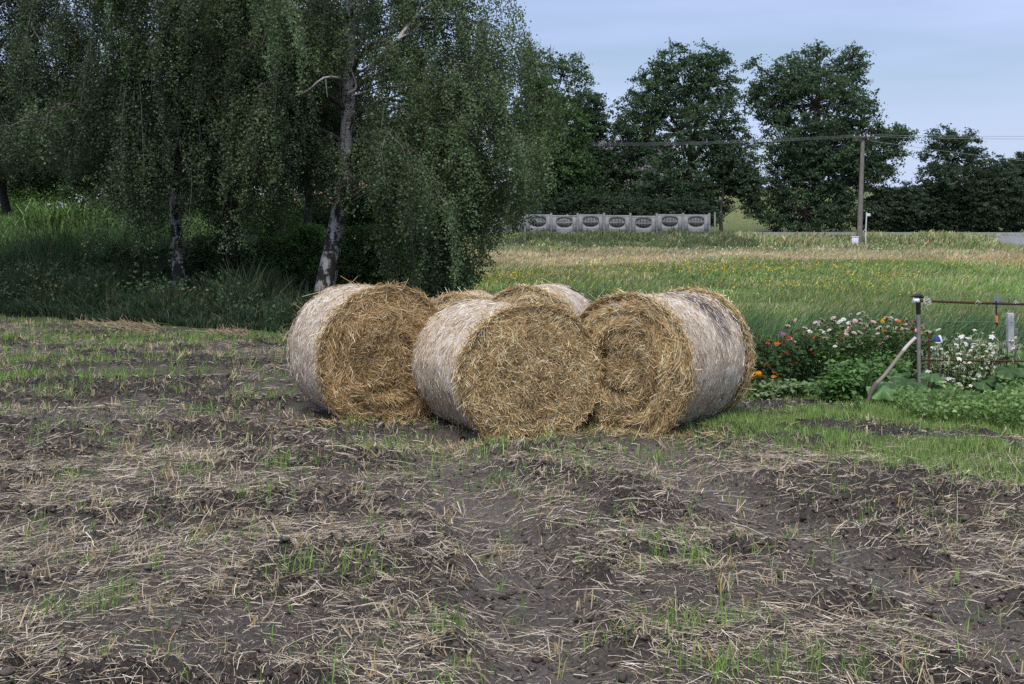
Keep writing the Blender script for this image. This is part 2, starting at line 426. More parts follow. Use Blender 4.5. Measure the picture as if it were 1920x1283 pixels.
M_CORE = mat_noise('packed_straw', [(0.03, 0.017, 0.007), (0.12, 0.07, 0.026), (0.26, 0.16, 0.065)], 45, 0.8, 0.8, 0.02)

def build_bale(label, x, y, rot, rx, rz, Lb, n_face, n_wrap, dirt=0.62, seed=0, face_only_top=False, fringe=0.10, back_fringe=0.0, hollow=0.5, stain=None, tint=(1, 1, 1), swirl=1.0):
    t = empty('straw_bale', (x, y, 0.0), label, 'straw bale', 'round straw bales standing together on the field', R(rot))
    zc = rz * 0.955 - 0.012
    def rim(a, k=1.0):
        # slightly squared circle that sags where it stands
        c, s = np.cos(a), np.sin(a)
        wob = 1 + 0.022 * vnoise(a * 1.9 + seed * 7, a * 0 + seed, 31) + 0.006 * vnoise(a * 5, a * 0 + seed, 32)
        xx = rx * c * wob * k; zz = rz * s * wob * k
        zz = np.where(s < -0.8, np.maximum(zz, -rz * 0.925 * k), zz)
        return xx, zz
    # net wrapped round the barrel
    na, nl = 180, 40
    A, T = np.meshgrid(np.linspace(-0.5 * np.pi, 1.5 * np.pi, na + 1), np.linspace(0, 1, nl), indexing='ij')
    bul = 1 - 0.035 * (np.abs(T - 0.5) * 2) ** 6 + 0.006 * vnoise(A * 6, T * 7 + seed, 33) + 0.004 * vnoise(A * 25, T * 22, 34)
    X, Z = rim(A); X = X * bul; Z = Z * bul
    V = np.stack([X, 0.02 + T * (Lb - 0.04), zc + Z], -1)
    V[..., 2] = np.maximum(V[..., 2], 0.004 + 0.004 * T)
    i, j = np.meshgrid(np.arange(na), np.arange(nl - 1), indexing='ij'); k = nl
    f = np.stack([i * k + j, i * k + j + 1, (i + 1) * k + j + 1, (i + 1) * k + j], -1).reshape(-1, 4)
    mb = MB(); mb.add(V, f, (0.6, 0.55, 0.48), np.stack([A * rx + seed * 3.7, T * Lb + seed, 0 * A + seed], -1).reshape(-1, 3))
    wrap = mb.build('net_wrap', mat_net('bale_net', dirt, None if stain is None else (stain[0] * rx + seed * 3.7, stain[1] * Lb + seed, seed, stain[2])), t, smooth=True, uv=True)
    # short stalks showing and poking through the net
    a = rng.uniform(0, 2 * np.pi, n_wrap); tt = rng.uniform(0.0, 1, n_wrap)
    xx, zz = rim(a); nrm = unit(np.stack([np.cos(a) / rx, 0 * a, np.sin(a) / rz], 1)); tg = unit(np.stack([-np.sin(a) * rx, 0 * a, np.cos(a) * rz], 1))
    P = np.stack([xx, 0.03 + tt * (Lb - 0.06), zc + zz], 1) + nrm * 0.004
    dr = tg + rng.normal(size=(n_wrap, 3)) * np.array([0.12, 0.35, 0.12])
    up = rng.uniform(size=n_wrap) < 0.15
    dr = dr + nrm * np.where(up, rng.uniform(0.1, 0.6, n_wrap), 0)[:, None]
    ln = rng.uniform(0.02, 0.085, n_wrap) * np.where(up, 1.35, 1)
    v, f = strips(P, dr, ln, rng.uniform(0.002, 0.0042, n_wrap), nrm)
    ok = MB(); ok.add(v, f, np.repeat(pick_cols(n_wrap, [(0.74, 0.68, 0.60), (0.55, 0.42, 0.27), (0.36, 0.23, 0.10), (0.16, 0.10, 0.05)], [0.42, 0.28, 0.2, 0.1]), 6, axis=0))
    ok.build('loose_straw', M_STRAW, wrap)
    # the two straw ends
    for side in (0, 1):
        n = int(n_face * 2.3) if side == 0 else n_face // 4
        sg = -1.0 if side == 0 else 1.0; y0 = 0.0 if side == 0 else Lb
        def bulge(r, a):
            b_ = 0.075 * (1 - r ** 3) + 0.02 * vnoise(r * 5 + seed, a * 1.5, 35) + 0.019 * swirl * np.sin(r * 25 + a + seed) * sm(0.2, 0.35, r)
            return b_ - hollow * 0.09 * np.exp(-((r - 0.36) / 0.10) ** 2) * sm(-0.3, 0.6, np.cos(a - 0.3 + seed))
        rr, aa = np.meshgrid(np.linspace(0.001, 1, 22), np.linspace(0, 2 * np.pi, 97), indexing='ij')
        xx, zz = rim(aa); xx = xx * rr * 0.985; zz = zz * rr * 0.985
        V = np.stack([xx, y0 + sg * bulge(rr, aa), np.maximum(zc + zz, 0.01)], -1)
        i, j = np.meshgrid(np.arange(21), np.arange(96), indexing='ij'); k = 97
        f = np.stack([i * k + j, i * k + j + 1, (i + 1) * k + j + 1, (i + 1) * k + j], -1).reshape(-1, 4)
        cm = MB(); cm.add(V, f)
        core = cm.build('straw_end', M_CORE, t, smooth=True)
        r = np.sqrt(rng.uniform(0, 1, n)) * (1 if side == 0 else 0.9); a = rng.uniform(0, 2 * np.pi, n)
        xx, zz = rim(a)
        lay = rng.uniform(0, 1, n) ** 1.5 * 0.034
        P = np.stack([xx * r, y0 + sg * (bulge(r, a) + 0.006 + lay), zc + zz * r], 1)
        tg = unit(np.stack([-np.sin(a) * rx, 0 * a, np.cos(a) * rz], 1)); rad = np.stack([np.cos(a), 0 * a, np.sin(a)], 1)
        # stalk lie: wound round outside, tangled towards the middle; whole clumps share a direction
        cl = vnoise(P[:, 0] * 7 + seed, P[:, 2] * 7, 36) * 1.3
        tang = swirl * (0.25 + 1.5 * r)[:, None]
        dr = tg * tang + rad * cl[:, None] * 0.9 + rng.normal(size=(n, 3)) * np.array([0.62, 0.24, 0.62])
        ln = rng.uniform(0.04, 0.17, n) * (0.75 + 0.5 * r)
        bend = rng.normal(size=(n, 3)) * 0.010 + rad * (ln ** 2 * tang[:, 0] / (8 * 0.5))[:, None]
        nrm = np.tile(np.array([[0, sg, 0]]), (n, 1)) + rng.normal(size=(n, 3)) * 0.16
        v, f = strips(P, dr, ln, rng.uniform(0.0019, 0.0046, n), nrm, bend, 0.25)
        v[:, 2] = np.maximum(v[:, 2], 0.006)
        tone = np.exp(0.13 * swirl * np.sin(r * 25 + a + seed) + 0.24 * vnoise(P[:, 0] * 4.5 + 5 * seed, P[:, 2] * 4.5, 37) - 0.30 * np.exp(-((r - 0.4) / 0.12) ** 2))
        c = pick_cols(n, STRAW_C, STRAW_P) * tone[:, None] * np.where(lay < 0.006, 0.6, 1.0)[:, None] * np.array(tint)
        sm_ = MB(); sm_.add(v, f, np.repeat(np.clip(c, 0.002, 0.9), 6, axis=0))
        # ragged rim folded over the net edge
        fr = fringe if side == 0 else back_fringe
        if fr > 0:
            nf = int(n_face * (0.6 if side == 0 else 0.3))
            a = rng.uniform(0, 2 * np.pi, nf); xx, zz = rim(a)
            lim = fr * (0.55 + 0.6 * vnoise(a * 2.2 + seed * 3, a * 0, 38) + 0.35 * vnoise(a * 9, a * 0 + seed, 39))
            lim = np.maximum(lim, 0.015)
            tt = rng.uniform(0, 1, nf) ** 1.2
            off = rng.uniform(0.0, 0.035, nf) * (1 - 0.6 * tt)
            rad = unit(np.stack([np.cos(a) / rx, 0 * a, np.sin(a) / rz], 1)); tg = unit(np.stack([-np.sin(a) * rx, 0 * a, np.cos(a) * rz], 1))
            P = np.stack([xx, y0 - sg * (tt * lim - 0.04), zc + zz], 1) + rad * off[:, None]
            dr = tg + rng.normal(size=(nf, 3)) * np.array([0.25, 0.55, 0.25]) + rad * (rng.uniform(size=nf) < 0.10)[:, None] * rng.uniform(0.2, 1.0, nf)[:, None]
            ln = rng.uniform(0.06, 0.18, nf)
            v, f = strips(P, dr, ln, rng.uniform(0.0022, 0.0048, nf), rad, -rad * 0.0 + rng.normal(size=(nf, 3)) * 0.006)
            v[:, 2] = np.maximum(v[:, 2], 0.006)
            c = pick_cols(nf, STRAW_C, [0.32, 0.3, 0.16, 0.18, 0.04])
            sm_.add(v, f, np.repeat(c, 6, axis=0))
        # single long stalks sticking out of the rim
        ns_ = 70 if side == 0 else 25
        a = rng.uniform(-0.4, np.pi + 0.4, ns_); xx, zz = rim(a)
        rad = unit(np.stack([np.cos(a) / rx, 0 * a, np.sin(a) / rz], 1)); tg = unit(np.stack([-np.sin(a) * rx, 0 * a, np.cos(a) * rz], 1))
        P = np.stack([xx, y0 - sg * rng.uniform(-0.05, 0.1, ns_), zc + zz], 1) + rad * 0.03
        dr = rad * rng.uniform(0.2, 1.0, ns_)[:, None] + tg * rng.normal(0, 0.9, ns_)[:, None] + np.stack([0 * a, sg * rng.uniform(-0.5, 0.9, ns_), 0 * a], 1)
        ln = rng.uniform(0.08, 0.22, ns_)
        v, f = strips(P, dr, ln, 0.0042, rdir(ns_), rng.normal(size=(ns_, 3)) * 0.02)
        sm_.add(v, f, np.repeat(pick_cols(ns_, STRAW_C, [0.4, 0.3, 0.1, 0.2, 0.0]), 6, axis=0))
        sm_.build('straw_stalks', M_STRAW, core)
    return t

build_bale('leftmost round straw bale with a pale clean net and its dark tangled end turned right', WX(722, 10.09), 10.09, 27, 0.60, 0.62, 1.04, 11000, 8500, 0.66, 1, fringe=0.085, hollow=0.3, tint=(0.84, 0.78, 0.72), swirl=0.8)  # tint darkens the straw end: its shade put into the stalk colour
build_bale('front round straw bale, squashed and wide, its whole straw end facing the field', WX(992, 9.45), 9.45, 27, 0.635, 0.552, 1.17, 14000, 8500, 0.60, 2, fringe=0.06, hollow=0.0, tint=(1.08, 1.08, 1.05), swirl=0.55)
build_bale('rightmost round straw bale with a spiral straw end and a black stain on its net', WX(1178, 9.66), 9.66, -37, 0.595, 0.598, 1.08, 12000, 8500, 0.60, 3, fringe=0.10, back_fringe=0.045, hollow=1.3, stain=(1.10, 0.70, 0.30), tint=(0.96, 0.94, 0.91), swirl=0.95)
build_bale('back straw bale seen over the front one, loose straw hanging over its net', WX(985, 11.85), 11.85, -18, 0.57, 0.565, 1.12, 6500, 3500, 0.7, 4, fringe=0.34)
build_bale('low back straw bale showing only its straw top between the left and front bales', WX(862, 12.75), 12.75, -6, 0.55, 0.505, 1.1, 8000, 3000, 0.62, 5, fringe=1.1)

# ------------------------------------------------------------------ straw litter and sprouts on the field
def in_bales(x, y):
    m = np.zeros(len(x), bool)
    for (bx, by, rot, rx, Lb) in ((WX(716, 10.09), 10.09, 27, .60, 1.15), (WX(992, 9.45), 9.45, 27, .635, 1.12), (WX(1186, 9.66), 9.66, -39, .595, 1.16),
                                  (WX(985, 11.85), 11.85, -18, .57, 1.12), (WX(862, 12.75), 12.75, -6, .55, 1.1)):
        c, s = math.cos(R(rot)), math.sin(R(rot))
        lx = (x - bx) * c + (y - by) * s; ly = -(x - bx) * s + (y - by) * c
        m |= (np.abs(lx) < rx * 0.6) & (ly > 0.0) & (ly < Lb)
    return m
def scatter(n, d0, d1, half=0.53, t0=None, t1=None, pw=2.0):
    d = (rng.uniform(d0 ** pw, d1 ** pw, n)) ** (1 / pw)
    t = rng.uniform(-half if t0 is None else t0, half if t1 is None else t1, n)
    return t * d, d
def straw_density(x, y):
    tr = track_mask(x, y)
    b = sm(-0.25, 0.5, fbm(x * 0.9 + 9, y * 2.0, 5, 50, 0.65) - 0.30 * (clod_mask(x, y) - 0.5))
    return np.clip(0.27 + 0.60 * b - 0.32 * tr, 0.07, 1) * (1 - 0.55 * sm(10.5, 14, y)) * (1 - 0.15 * sm(1.5, 2.5, x) * sm(6.8, 7.6, y))

rng = np.random.default_rng(101)
def build_litter():
    mb = MB()
    for (n, d0, d1, l0, l1, w0, w1) in ((105000, 3.2, 9.0, 0.02, 0.15, 0.0012, 0.0031), (110000, 8.6, 22.5, 0.03, 0.15, 0.0022, 0.005), (170000, 3.2, 11.0, 0.006, 0.035, 0.001, 0.0028)):
        x, y = scatter(n, d0, d1)
        keep = (rng.uniform(size=n) < (straw_density(x, y) if l1 > 0.05 else 0.25 + 0.6 * straw_density(x, y)) * field_mask(x, y)) & ~in_bales(x, y)
        x, y = x[keep], y[keep]; n = len(x)
        th = rng.normal(0, 0.6, n) + 1.2 * vnoise(x * 0.9, y * 0.9, 51) + np.where(rng.uniform(size=n) < 0.3, rng.uniform(0, np.pi, n), 0)
        pit = np.where(rng.uniform(size=n) < 0.16, np.abs(rng.normal(0, 0.55, n)), rng.normal(0, 0.09, n))
        ln = l0 + (l1 - l0) * rng.beta(1.3, 2.6, n) + np.where(rng.uniform(size=n) < (0.02 if l1 > 0.05 else 0), rng.uniform(0.08, 0.25, n), 0)
        D = np.stack([np.cos(th) * np.cos(pit), np.sin(th) * np.cos(pit), np.sin(pit)], 1)
        # follow the soil: take the height at both ends
        ex, ey = D[:, 0] * ln / 2, D[:, 1] * ln / 2
        za, zb = H(x - ex, y - ey), H(x + ex, y + ey); zm = H(x, y)
        z = np.maximum((za + zb) / 2, zm) + 0.003 + rng.uniform(0, 0.012, n) + np.abs(np.sin(pit)) * ln / 2 * 0.8
        D[:, 2] += (zb - za) / ln * 0.8
        P = np.stack([x, y, z], 1)
        bend = np.stack([rng.normal(0, 0.06, n) * ln, rng.normal(0, 0.06, n) * ln, np.abs(rng.normal(0, 0.03, n)) * ln], 1)
        nrm = np.tile([[0, 0, 1.0]], (n, 1)) + rng.normal(size=(n, 3)) * 0.25
        v, f = strips(P, D, ln, rng.uniform(w0, w1, n), nrm, bend)
        c = (1.14 if l1 > 0.05 else 0.85) * pick_cols(n, [(0.45, 0.38, 0.285), (0.33, 0.27, 0.19), (0.55, 0.48, 0.385), (0.20, 0.15, 0.10), (0.36, 0.265, 0.145)], [0.32, 0.25, 0.15, 0.20, 0.08], 0.25)
        mb.add(v, f, np.repeat(c, 6, axis=0))
    # straw spilled at the foot of the front bales
    for bx, by, rot, rx in ((WX(722, 10.09), 10.09, 27, 0.6), (WX(992, 9.45), 9.45, 27, 0.635), (WX(1178, 9.66), 9.66, -37, 0.595)):
        n = 900; lx = rng.normal(0, 0.42, n) * rx / 0.6; ly = -np.abs(rng.normal(0, 0.13, n)) + 0.06
        c, s_ = math.cos(R(rot)), math.sin(R(rot)); x = bx + lx * c - ly * s_; y = by + lx * s_ + ly * c
        th = rng.uniform(0, np.pi, n); pit = np.abs(rng.normal(0, 0.25, n)); ln = rng.uniform(0.03, 0.14, n)
        D = np.stack([np.cos(th) * np.cos(pit), np.sin(th) * np.cos(pit), np.sin(pit)], 1)
        P = np.stack([x, y, H(x, y) + 0.006 + rng.uniform(0, 0.03, n) * np.exp(-(ly / 0.12) ** 2) + np.sin(pit) * ln * 0.4], 1)
        v, f = strips(P, D, ln, rng.uniform(0.002, 0.0045, n), np.tile([[0, 0, 1.0]], (n, 1)), rng.normal(size=(n, 3)) * 0.006)
        mb.add(v, f, np.repeat(pick_cols(n, STRAW_C, [0.25, 0.3, 0.25, 0.1, 0.1]) * 0.85, 6, axis=0))
    # stubble: short stalks in tufts, standing
    n0 = 2000
    x, y = scatter(n0, 3.4, 21)
    k = rng.uniform(size=n0) < field_mask(x, y) * 0.6 * (1 - 0.5 * sm(1.2, 2, x)); x, y = x[k], y[k]
    m = 9; X = np.repeat(x, m) + rng.normal(0, 0.03, len(x) * m); Y = np.repeat(y, m) + rng.normal(0, 0.03, len(x) * m)
    k = ~in_bales(X, Y); X, Y = X[k], Y[k]
    n = len(X); ln = rng.uniform(0.03, 0.10, n)
    D = np.stack([rng.normal(0, 0.45, n), rng.normal(0, 0.3, n), np.ones(n)], 1)
    P = np.stack([X, Y, H(X, Y) + ln * 0.42], 1)
    v, f = strips(P, D, ln, rng.uniform(0.0025, 0.006, n), np.tile([[0, -1.0, 0.2]], (n, 1)))
    mb.add(v, f, np.repeat(pick_cols(n, [(0.45, 0.37, 0.25), (0.36, 0.24, 0.10), (0.55, 0.47, 0.34)], [0.5, 0.25, 0.25]), 6, axis=0))
    # the row of pale cut stalks along the far field edge
    x = rng.uniform(-7.5, -2.4, 6000); x = x[rng.uniform(size=6000) < sm(0.0, 0.5, vnoise(x * 1.6, x * 0, 140)) * 0.6][:650]; nx_ = len(x); y = edge(x) - 0.55 + rng.normal(0, 0.2, nx_)
    ln = rng.uniform(0.1, 0.32, nx_); D = np.stack([-0.9 + rng.normal(0, 0.5, nx_), rng.normal(0, 0.4, nx_), rng.uniform(0.0, 0.7, nx_)], 1)
    P = np.stack([x, y, H(x, y) + 0.07], 1)
    v, f = strips(P, D, ln, rng.uniform(0.006, 0.012, nx_), np.tile([[0, -1.0, 0.4]], (nx_, 1)))
    mb.add(v, f, np.repeat(pick_cols(nx_, [(0.24, 0.19, 0.115), (0.16, 0.12, 0.07)], [0.5, 0.5]), 6, axis=0))
    o = mb.build('straw_litter', M_STRAW)
    tag(o, 'grey beige cut straw and stubble scattered over the dark field soil', 'straw', kind='stuff')
build_litter()

def build_clods():
    n = 190000
    x, y = scatter(n, 3.2, 19, pw=1.5)
    k = (rng.uniform(size=n) < field_mask(x, y) * np.clip(clod_mask(x, y) * 1.1 - 0.25, 0.12, 1) * (1 - 0.65 * track_mask(x, y)) * (1 - 0.8 * sm(0.9, 1.8, x) * sm(6.9, 7.6, y))) & ~in_bales(x, y)
    x, y = x[k], y[k]; n = len(x)
    r = 0.004 + 0.022 * rng.beta(0.9, 4.0, n) + np.where(rng.uniform(size=n) < 0.03, rng.uniform(0.006, 0.018, n), 0)
    o6 = np.array([[1, 0, 0], [0, 1, 0], [-1, 0, 0], [0, -1, 0], [0, 0, 1], [0, 0, -1]], float)
    e = np.array([[(a + b) / 2 for a, b in ((o6[0], o6[4]), (o6[1], o6[4]), (o6[2], o6[4]), (o6[3], o6[4]))]])[0] * 1.35
    base = np.concatenate([o6, e])
    f0 = np.array([[0, 1, 6], [1, 7, 6], [6, 7, 4], [1, 2, 7], [2, 8, 7], [7, 8, 4], [2, 3, 8], [3, 9, 8], [8, 9, 4], [3, 0, 9], [0, 6, 9], [9, 6, 4], [1, 0, 5], [2, 1, 5], [3, 2, 5], [0, 3, 5]])
    th = rng.uniform(0, 6.28, n); c, s_ = np.cos(th), np.sin(th)
    V = base[None] * (1 + rng.normal(0, 0.22, (n, 10, 3))) * np.stack([rng.uniform(0.8, 1.5, n), rng.uniform(0.7, 1.2, n), rng.uniform(0.55, 0.95, n)], 1)[:, None]
    V = np.stack([V[..., 0] * c[:, None] - V[..., 1] * s_[:, None], V[..., 0] * s_[:, None] + V[..., 1] * c[:, None], V[..., 2]], -1) * r[:, None, None]
    V = V + np.stack([x, y, H(x, y) + r * 0.25], 1)[:, None]
    F_ = (np.arange(n)[:, None, None] * 10 + f0[None]).reshape(-1, 3)
    mb = MB(); mb.add(V.reshape(-1, 3), F_, np.repeat(jitter_col(n, (0.080, 0.067, 0.057), 0.4, 0.03), 10, axis=0))
    tag(mb.build('soil_clods', mat_attr('clod', 0.9, 0, 0.2, (120, 0.8, 0.01))), 'dark crumbly clods of ploughed earth', 'soil', kind='stuff')
build_clods()

rng = np.random.default_rng(102)
def sprout_density(x, y):
    b = sm(0.12, 0.55, fbm(x * 1.3, y * 2.2, 4, 60))
    px = 960 + x / y * F
    left = np.exp(-((y - 13.4) / 0.55) ** 2) * (x < -1.0) * 0.8 * sm(-0.5, 0.3, fbm(x * 0.6, y * 0.4, 2, 66)) + sm(14, 15, y) * (1 - sm(17.5, 19.0, y)) * 0.55 * sm(-0.25, 0.35, fbm(x * 0.7, y * 0.9, 3, 67))
    nearb = np.exp(-((y - 8.75 - 0.15 * np.abs(x - 0.5)) / 0.45) ** 2) * (np.abs(x - 0.7) < 2.0) * 0.55
    right = sm(-0.5, 0.5, y - np.interp(x, [0.9, 1.5, 2.06, 2.7, 3.7, 6], [10.6, 10.0, 9.3, 8.2, 7.5, 6.8]) + 0.7 * fbm(x * 1.3, y * 1.3, 3, 61)) * sm(0.9, 1.6, x) * 1.5 * sm(-0.75, 0.05, fbm(x * 1.9, y * 2.8, 4, 62))
    return np.clip(0.10 + 0.42 * b + left + nearb, 0, 1), np.clip(right, 0, 1)

def build_sprouts():
    mb = MB()
    n0 = 42000
    x, y = scatter(n0, 3.3, 21.5)
    a, b = sprout_density(x, y)
    k = rng.uniform(size=n0) < np.clip(a, 0, 1) * field_mask(x, y) * 0.85; x, y = x[k], y[k]
    m = 5
    X = np.repeat(x, m) + rng.normal(0, 0.022, len(x) * m); Y = np.repeat(y, m) + rng.normal(0, 0.022, len(x) * m)
    k = ~in_bales(X, Y); X, Y = X[k], Y[k]; n = len(X)
    h = rng.uniform(0.03, 0.13, n)
    v, f = blades(np.stack([X, Y, H(X, Y) - 0.004], 1), h, rng.uniform(0.003, 0.006, n) * np.clip(Y / 8, 0.9, 1.8), rng.uniform(0.05, 0.55, n))
    mb.add(v, f, np.repeat(pick_cols(n, [(0.19, 0.33, 0.075), (0.25, 0.38, 0.10), (0.13, 0.24, 0.06), (0.34, 0.34, 0.14)], [0.45, 0.25, 0.2, 0.1], 0.18), 6, axis=0))
    cl = np.array([(WX(px_, GD(py_)), GD(py_)) for px_, py_ in ((530, 880), (1280, 1165), (100, 1150), (1390, 1170), (350, 890), (560, 1080), (1210, 1020), (150, 900), (700, 1090), (1310, 1060), (940, 905), (1480, 1260), (1350, 1265), (200, 1130), (820, 1180), (1110, 890), (480, 940))])
    ci = rng.integers(0, len(cl), 900); x = cl[ci, 0] + rng.normal(0, 0.09, 900); y = cl[ci, 1] + rng.normal(0, 0.06, 900); n = 900
    v, f = blades(np.stack([x, y, H(x, y) - 0.004], 1), rng.uniform(0.05, 0.15, n), rng.uniform(0.003, 0.0055, n), rng.uniform(0.05, 0.5, n))
    mb.add(v, f, np.repeat(pick_cols(n, [(0.19, 0.33, 0.075), (0.25, 0.38, 0.10), (0.13, 0.24, 0.06)], [0.5, 0.25, 0.25], 0.18), 6, axis=0))
    n0 = 190000
    x, y = scatter(n0, 6.4, 12.4, t0=0.08, t1=0.56)
    a, b = sprout_density(x, y)
    gb = (((x - 2.55) / 0.75) ** 2 + ((y - 11.0) / 0.45) ** 2 < 1) | (((x - 3.6) / 1.2) ** 2 + ((y - 9.35 + 0.35 * (x - 3.6)) / 0.3) ** 2 < 1)
    k = (rng.uniform(size=n0) < b * 0.8) & ~gb & ~in_bales(x, y) & (y < edge(x) + 0.9); x, y = x[k], y[k]; n = len(x)
    h = rng.uniform(0.03, 0.11, n) * (0.75 + 0.4 * vnoise(x * 3, y * 3, 63))
    v, f = blades(np.stack([x, y, H(x, y) - 0.004], 1), h, rng.uniform(0.003, 0.006, n), rng.uniform(0.05, 0.6, n))
    mb.add(v, f, np.repeat(pick_cols(n, [(0.21, 0.335, 0.095), (0.27, 0.40, 0.125), (0.15, 0.25, 0.07), (0.38, 0.36, 0.17)], [0.45, 0.28, 0.2, 0.07], 0.18), 6, axis=0))
    o = mb.build('green_sprouts', M_GRASS)
    tag(o, 'young bright green grass shoots coming up through the straw', 'grass', kind='stuff')
build_sprouts()

# ------------------------------------------------------------------ meadow
rng = np.random.default_rng(103)
def build_meadow():
    mb = MB()
    for (n, d0, d1, h0, h1, wk, dens) in ((150000, 11.0, 30, 0.10, 0.28, 0.0008, 1), (150000, 28, 62, 0.2, 0.42, 0.0010, 1), (80000, 58, 90, 0.2, 0.55, 0.0010, 1)):
        x, y = scatter(n, d0, d1, t0=-0.09, t1=0.56, pw=1.6)
        k = rng.uniform(size=n) > field_mask(x, y) * 1.5
        garden = (y < 14.2) & (x > 2.6)
        k &= ~garden
        k &= ~((y > 88.5))
        x, y = x[k], y[k]; n = len(x)
        nz_ = fbm(x * 0.07, y * 0.05, 3, 40)
        tb = sm(36, 57, y + 22 * nz_) * (1 - 0.7 * sm(68, 80, y + 8 * nz_)) * sm(-0.6, 0.4, nz_ + 0.45)
        tb = np.clip(tb * 0.82 + 0.15 + 0.28 * fbm(x * 0.3, y * 0.3, 3, 47), 0, 1)
        isd = rng.uniform(size=n) < tb
        h = rng.uniform(h0, h1, n) * (0.8 + 0.5 * vnoise(x * 0.4, y * 0.4, 41))
        h *= np.where(y > 79, 1.2, 1)
        phi = rng.normal(0.2, 0.9, n)
        v, f = blades(np.stack([x, y, H(x, y) - 0.02], 1), h, y * wk * rng.uniform(0.6, 1.3, n), rng.uniform(0.1, 0.8, n), phi)
        c = pick_cols(n, [(0.12, 0.195, 0.06), (0.155, 0.225, 0.075), (0.095, 0.16, 0.055), (0.19, 0.22, 0.085)], [0.4, 0.25, 0.2, 0.15], 0.18)
        ct = pick_cols(n, [(0.34, 0.285, 0.18), (0.28, 0.22, 0.135), (0.40, 0.34, 0.23)], [0.5, 0.3, 0.2], 0.15)
        c = np.where(isd[:, None], ct, c)
        tone = 1.42 * np.exp(0.40 * fbm(x * 0.25, y * 0.25, 3, 44))[:, None]
        mb.add(v, f, np.repeat(np.clip(c * tone, 0, 0.9), 6, axis=0))
    o = mb.build('meadow_grass', M_GRASS)
    tag(o, 'rough meadow grass, green near the garden and tan towards the road', 'grass', kind='stuff')
    # weeds on the road bank
    mb = MB(); n = 42000
    x = rng.uniform(WX(900, 84), WX(2000, 84), n); y = rng.uniform(78.5, 88.3, n)
    pxx = 960 + x / y * F
    k = rng.uniform(size=n) < np.where(pxx < 1420, 1.0, 0.35 + 0.5 * np.exp(-((x - 33) / 3) ** 2) - 0.3 * sm(35, 37, x)); x, y = x[k], y[k]; pxx = pxx[k]; n = len(x)
    clump = fbm(x * 0.5, y * 0.5, 3, 71)
    h = np.clip(0.45 + 0.5 * clump, 0.15, 1.1) * rng.uniform(0.5, 1.2, n) * np.where(pxx < 1420, 1.0, 0.36)
    v, f = blades(np.stack([x, y, H(x, y) - 0.02], 1), h, rng.uniform(0.05, 0.12, n), rng.uniform(0.1, 0.6, n))
    c = np.where((rng.uniform(size=n) < 0.5 + 0.6 * fbm(x * 0.3, y * 0.6, 2, 72))[:, None], pick_cols(n, [(0.12, 0.18, 0.075), (0.16, 0.20, 0.10)], [0.6, 0.4]),
                 pick_cols(n, [(0.18, 0.205, 0.14), (0.25, 0.22, 0.13), (0.09, 0.14, 0.06)], [0.4, 0.25, 0.35]))
    mb.add(v, f, np.repeat(c, 6, axis=0))
    tag(mb.build('bank_weeds', M_GRASS), 'grey green weeds covering the road bank below the concrete fence', 'weeds', kind='stuff')
    # wild flowers
    for nm, lab, col, n, d0, d1, s, g in (('yellow_wildflowers', 'small yellow wildflowers dotted through the green meadow', (0.62, 0.47, 0.03), 10000, 21, 52, 0.042, 0.05),
                                       ('white_wildflowers', 'small white wildflowers dotted through the meadow', (0.62, 0.64, 0.62), 1300, 22, 82, 0.05, 0.1)):
        x, y = scatter(n * 3, d0, d1, t0=-0.04, t1=0.55, pw=1.7)
        p = sm(-0.3 if g == 0.05 else 0.0, 0.35, fbm(x * 0.12 + (3 if g == 0.05 else 40), y * 0.10, 3, 81)) * (np.exp(-((y - 30) / 8.5) ** 2) if g == 0.05 else 0.6)
        k = rng.uniform(size=len(x)) < p + 0.006; x, y = x[k], y[k]; m = len(x)
        P = np.stack([x, y, H(x, y) + rng.uniform(0.34, 0.56, m)], 1)
        v, f = leaf_quads(P, s * np.clip(y / 32, 0.75, 2.0) * rng.uniform(0.6, 1.3, m), 0.9, np.stack([rng.normal(size=m), rng.normal(size=m) * 0.6, rng.normal(size=m) * 0.3], 1))
        q = MB(); q.add(v, f, np.repeat(jitter_col(m, col, 0.15, 0.04), 4, axis=0))
        tag(q.build(nm, M_PETAL), lab, 'wildflowers', kind='stuff')
build_meadow()

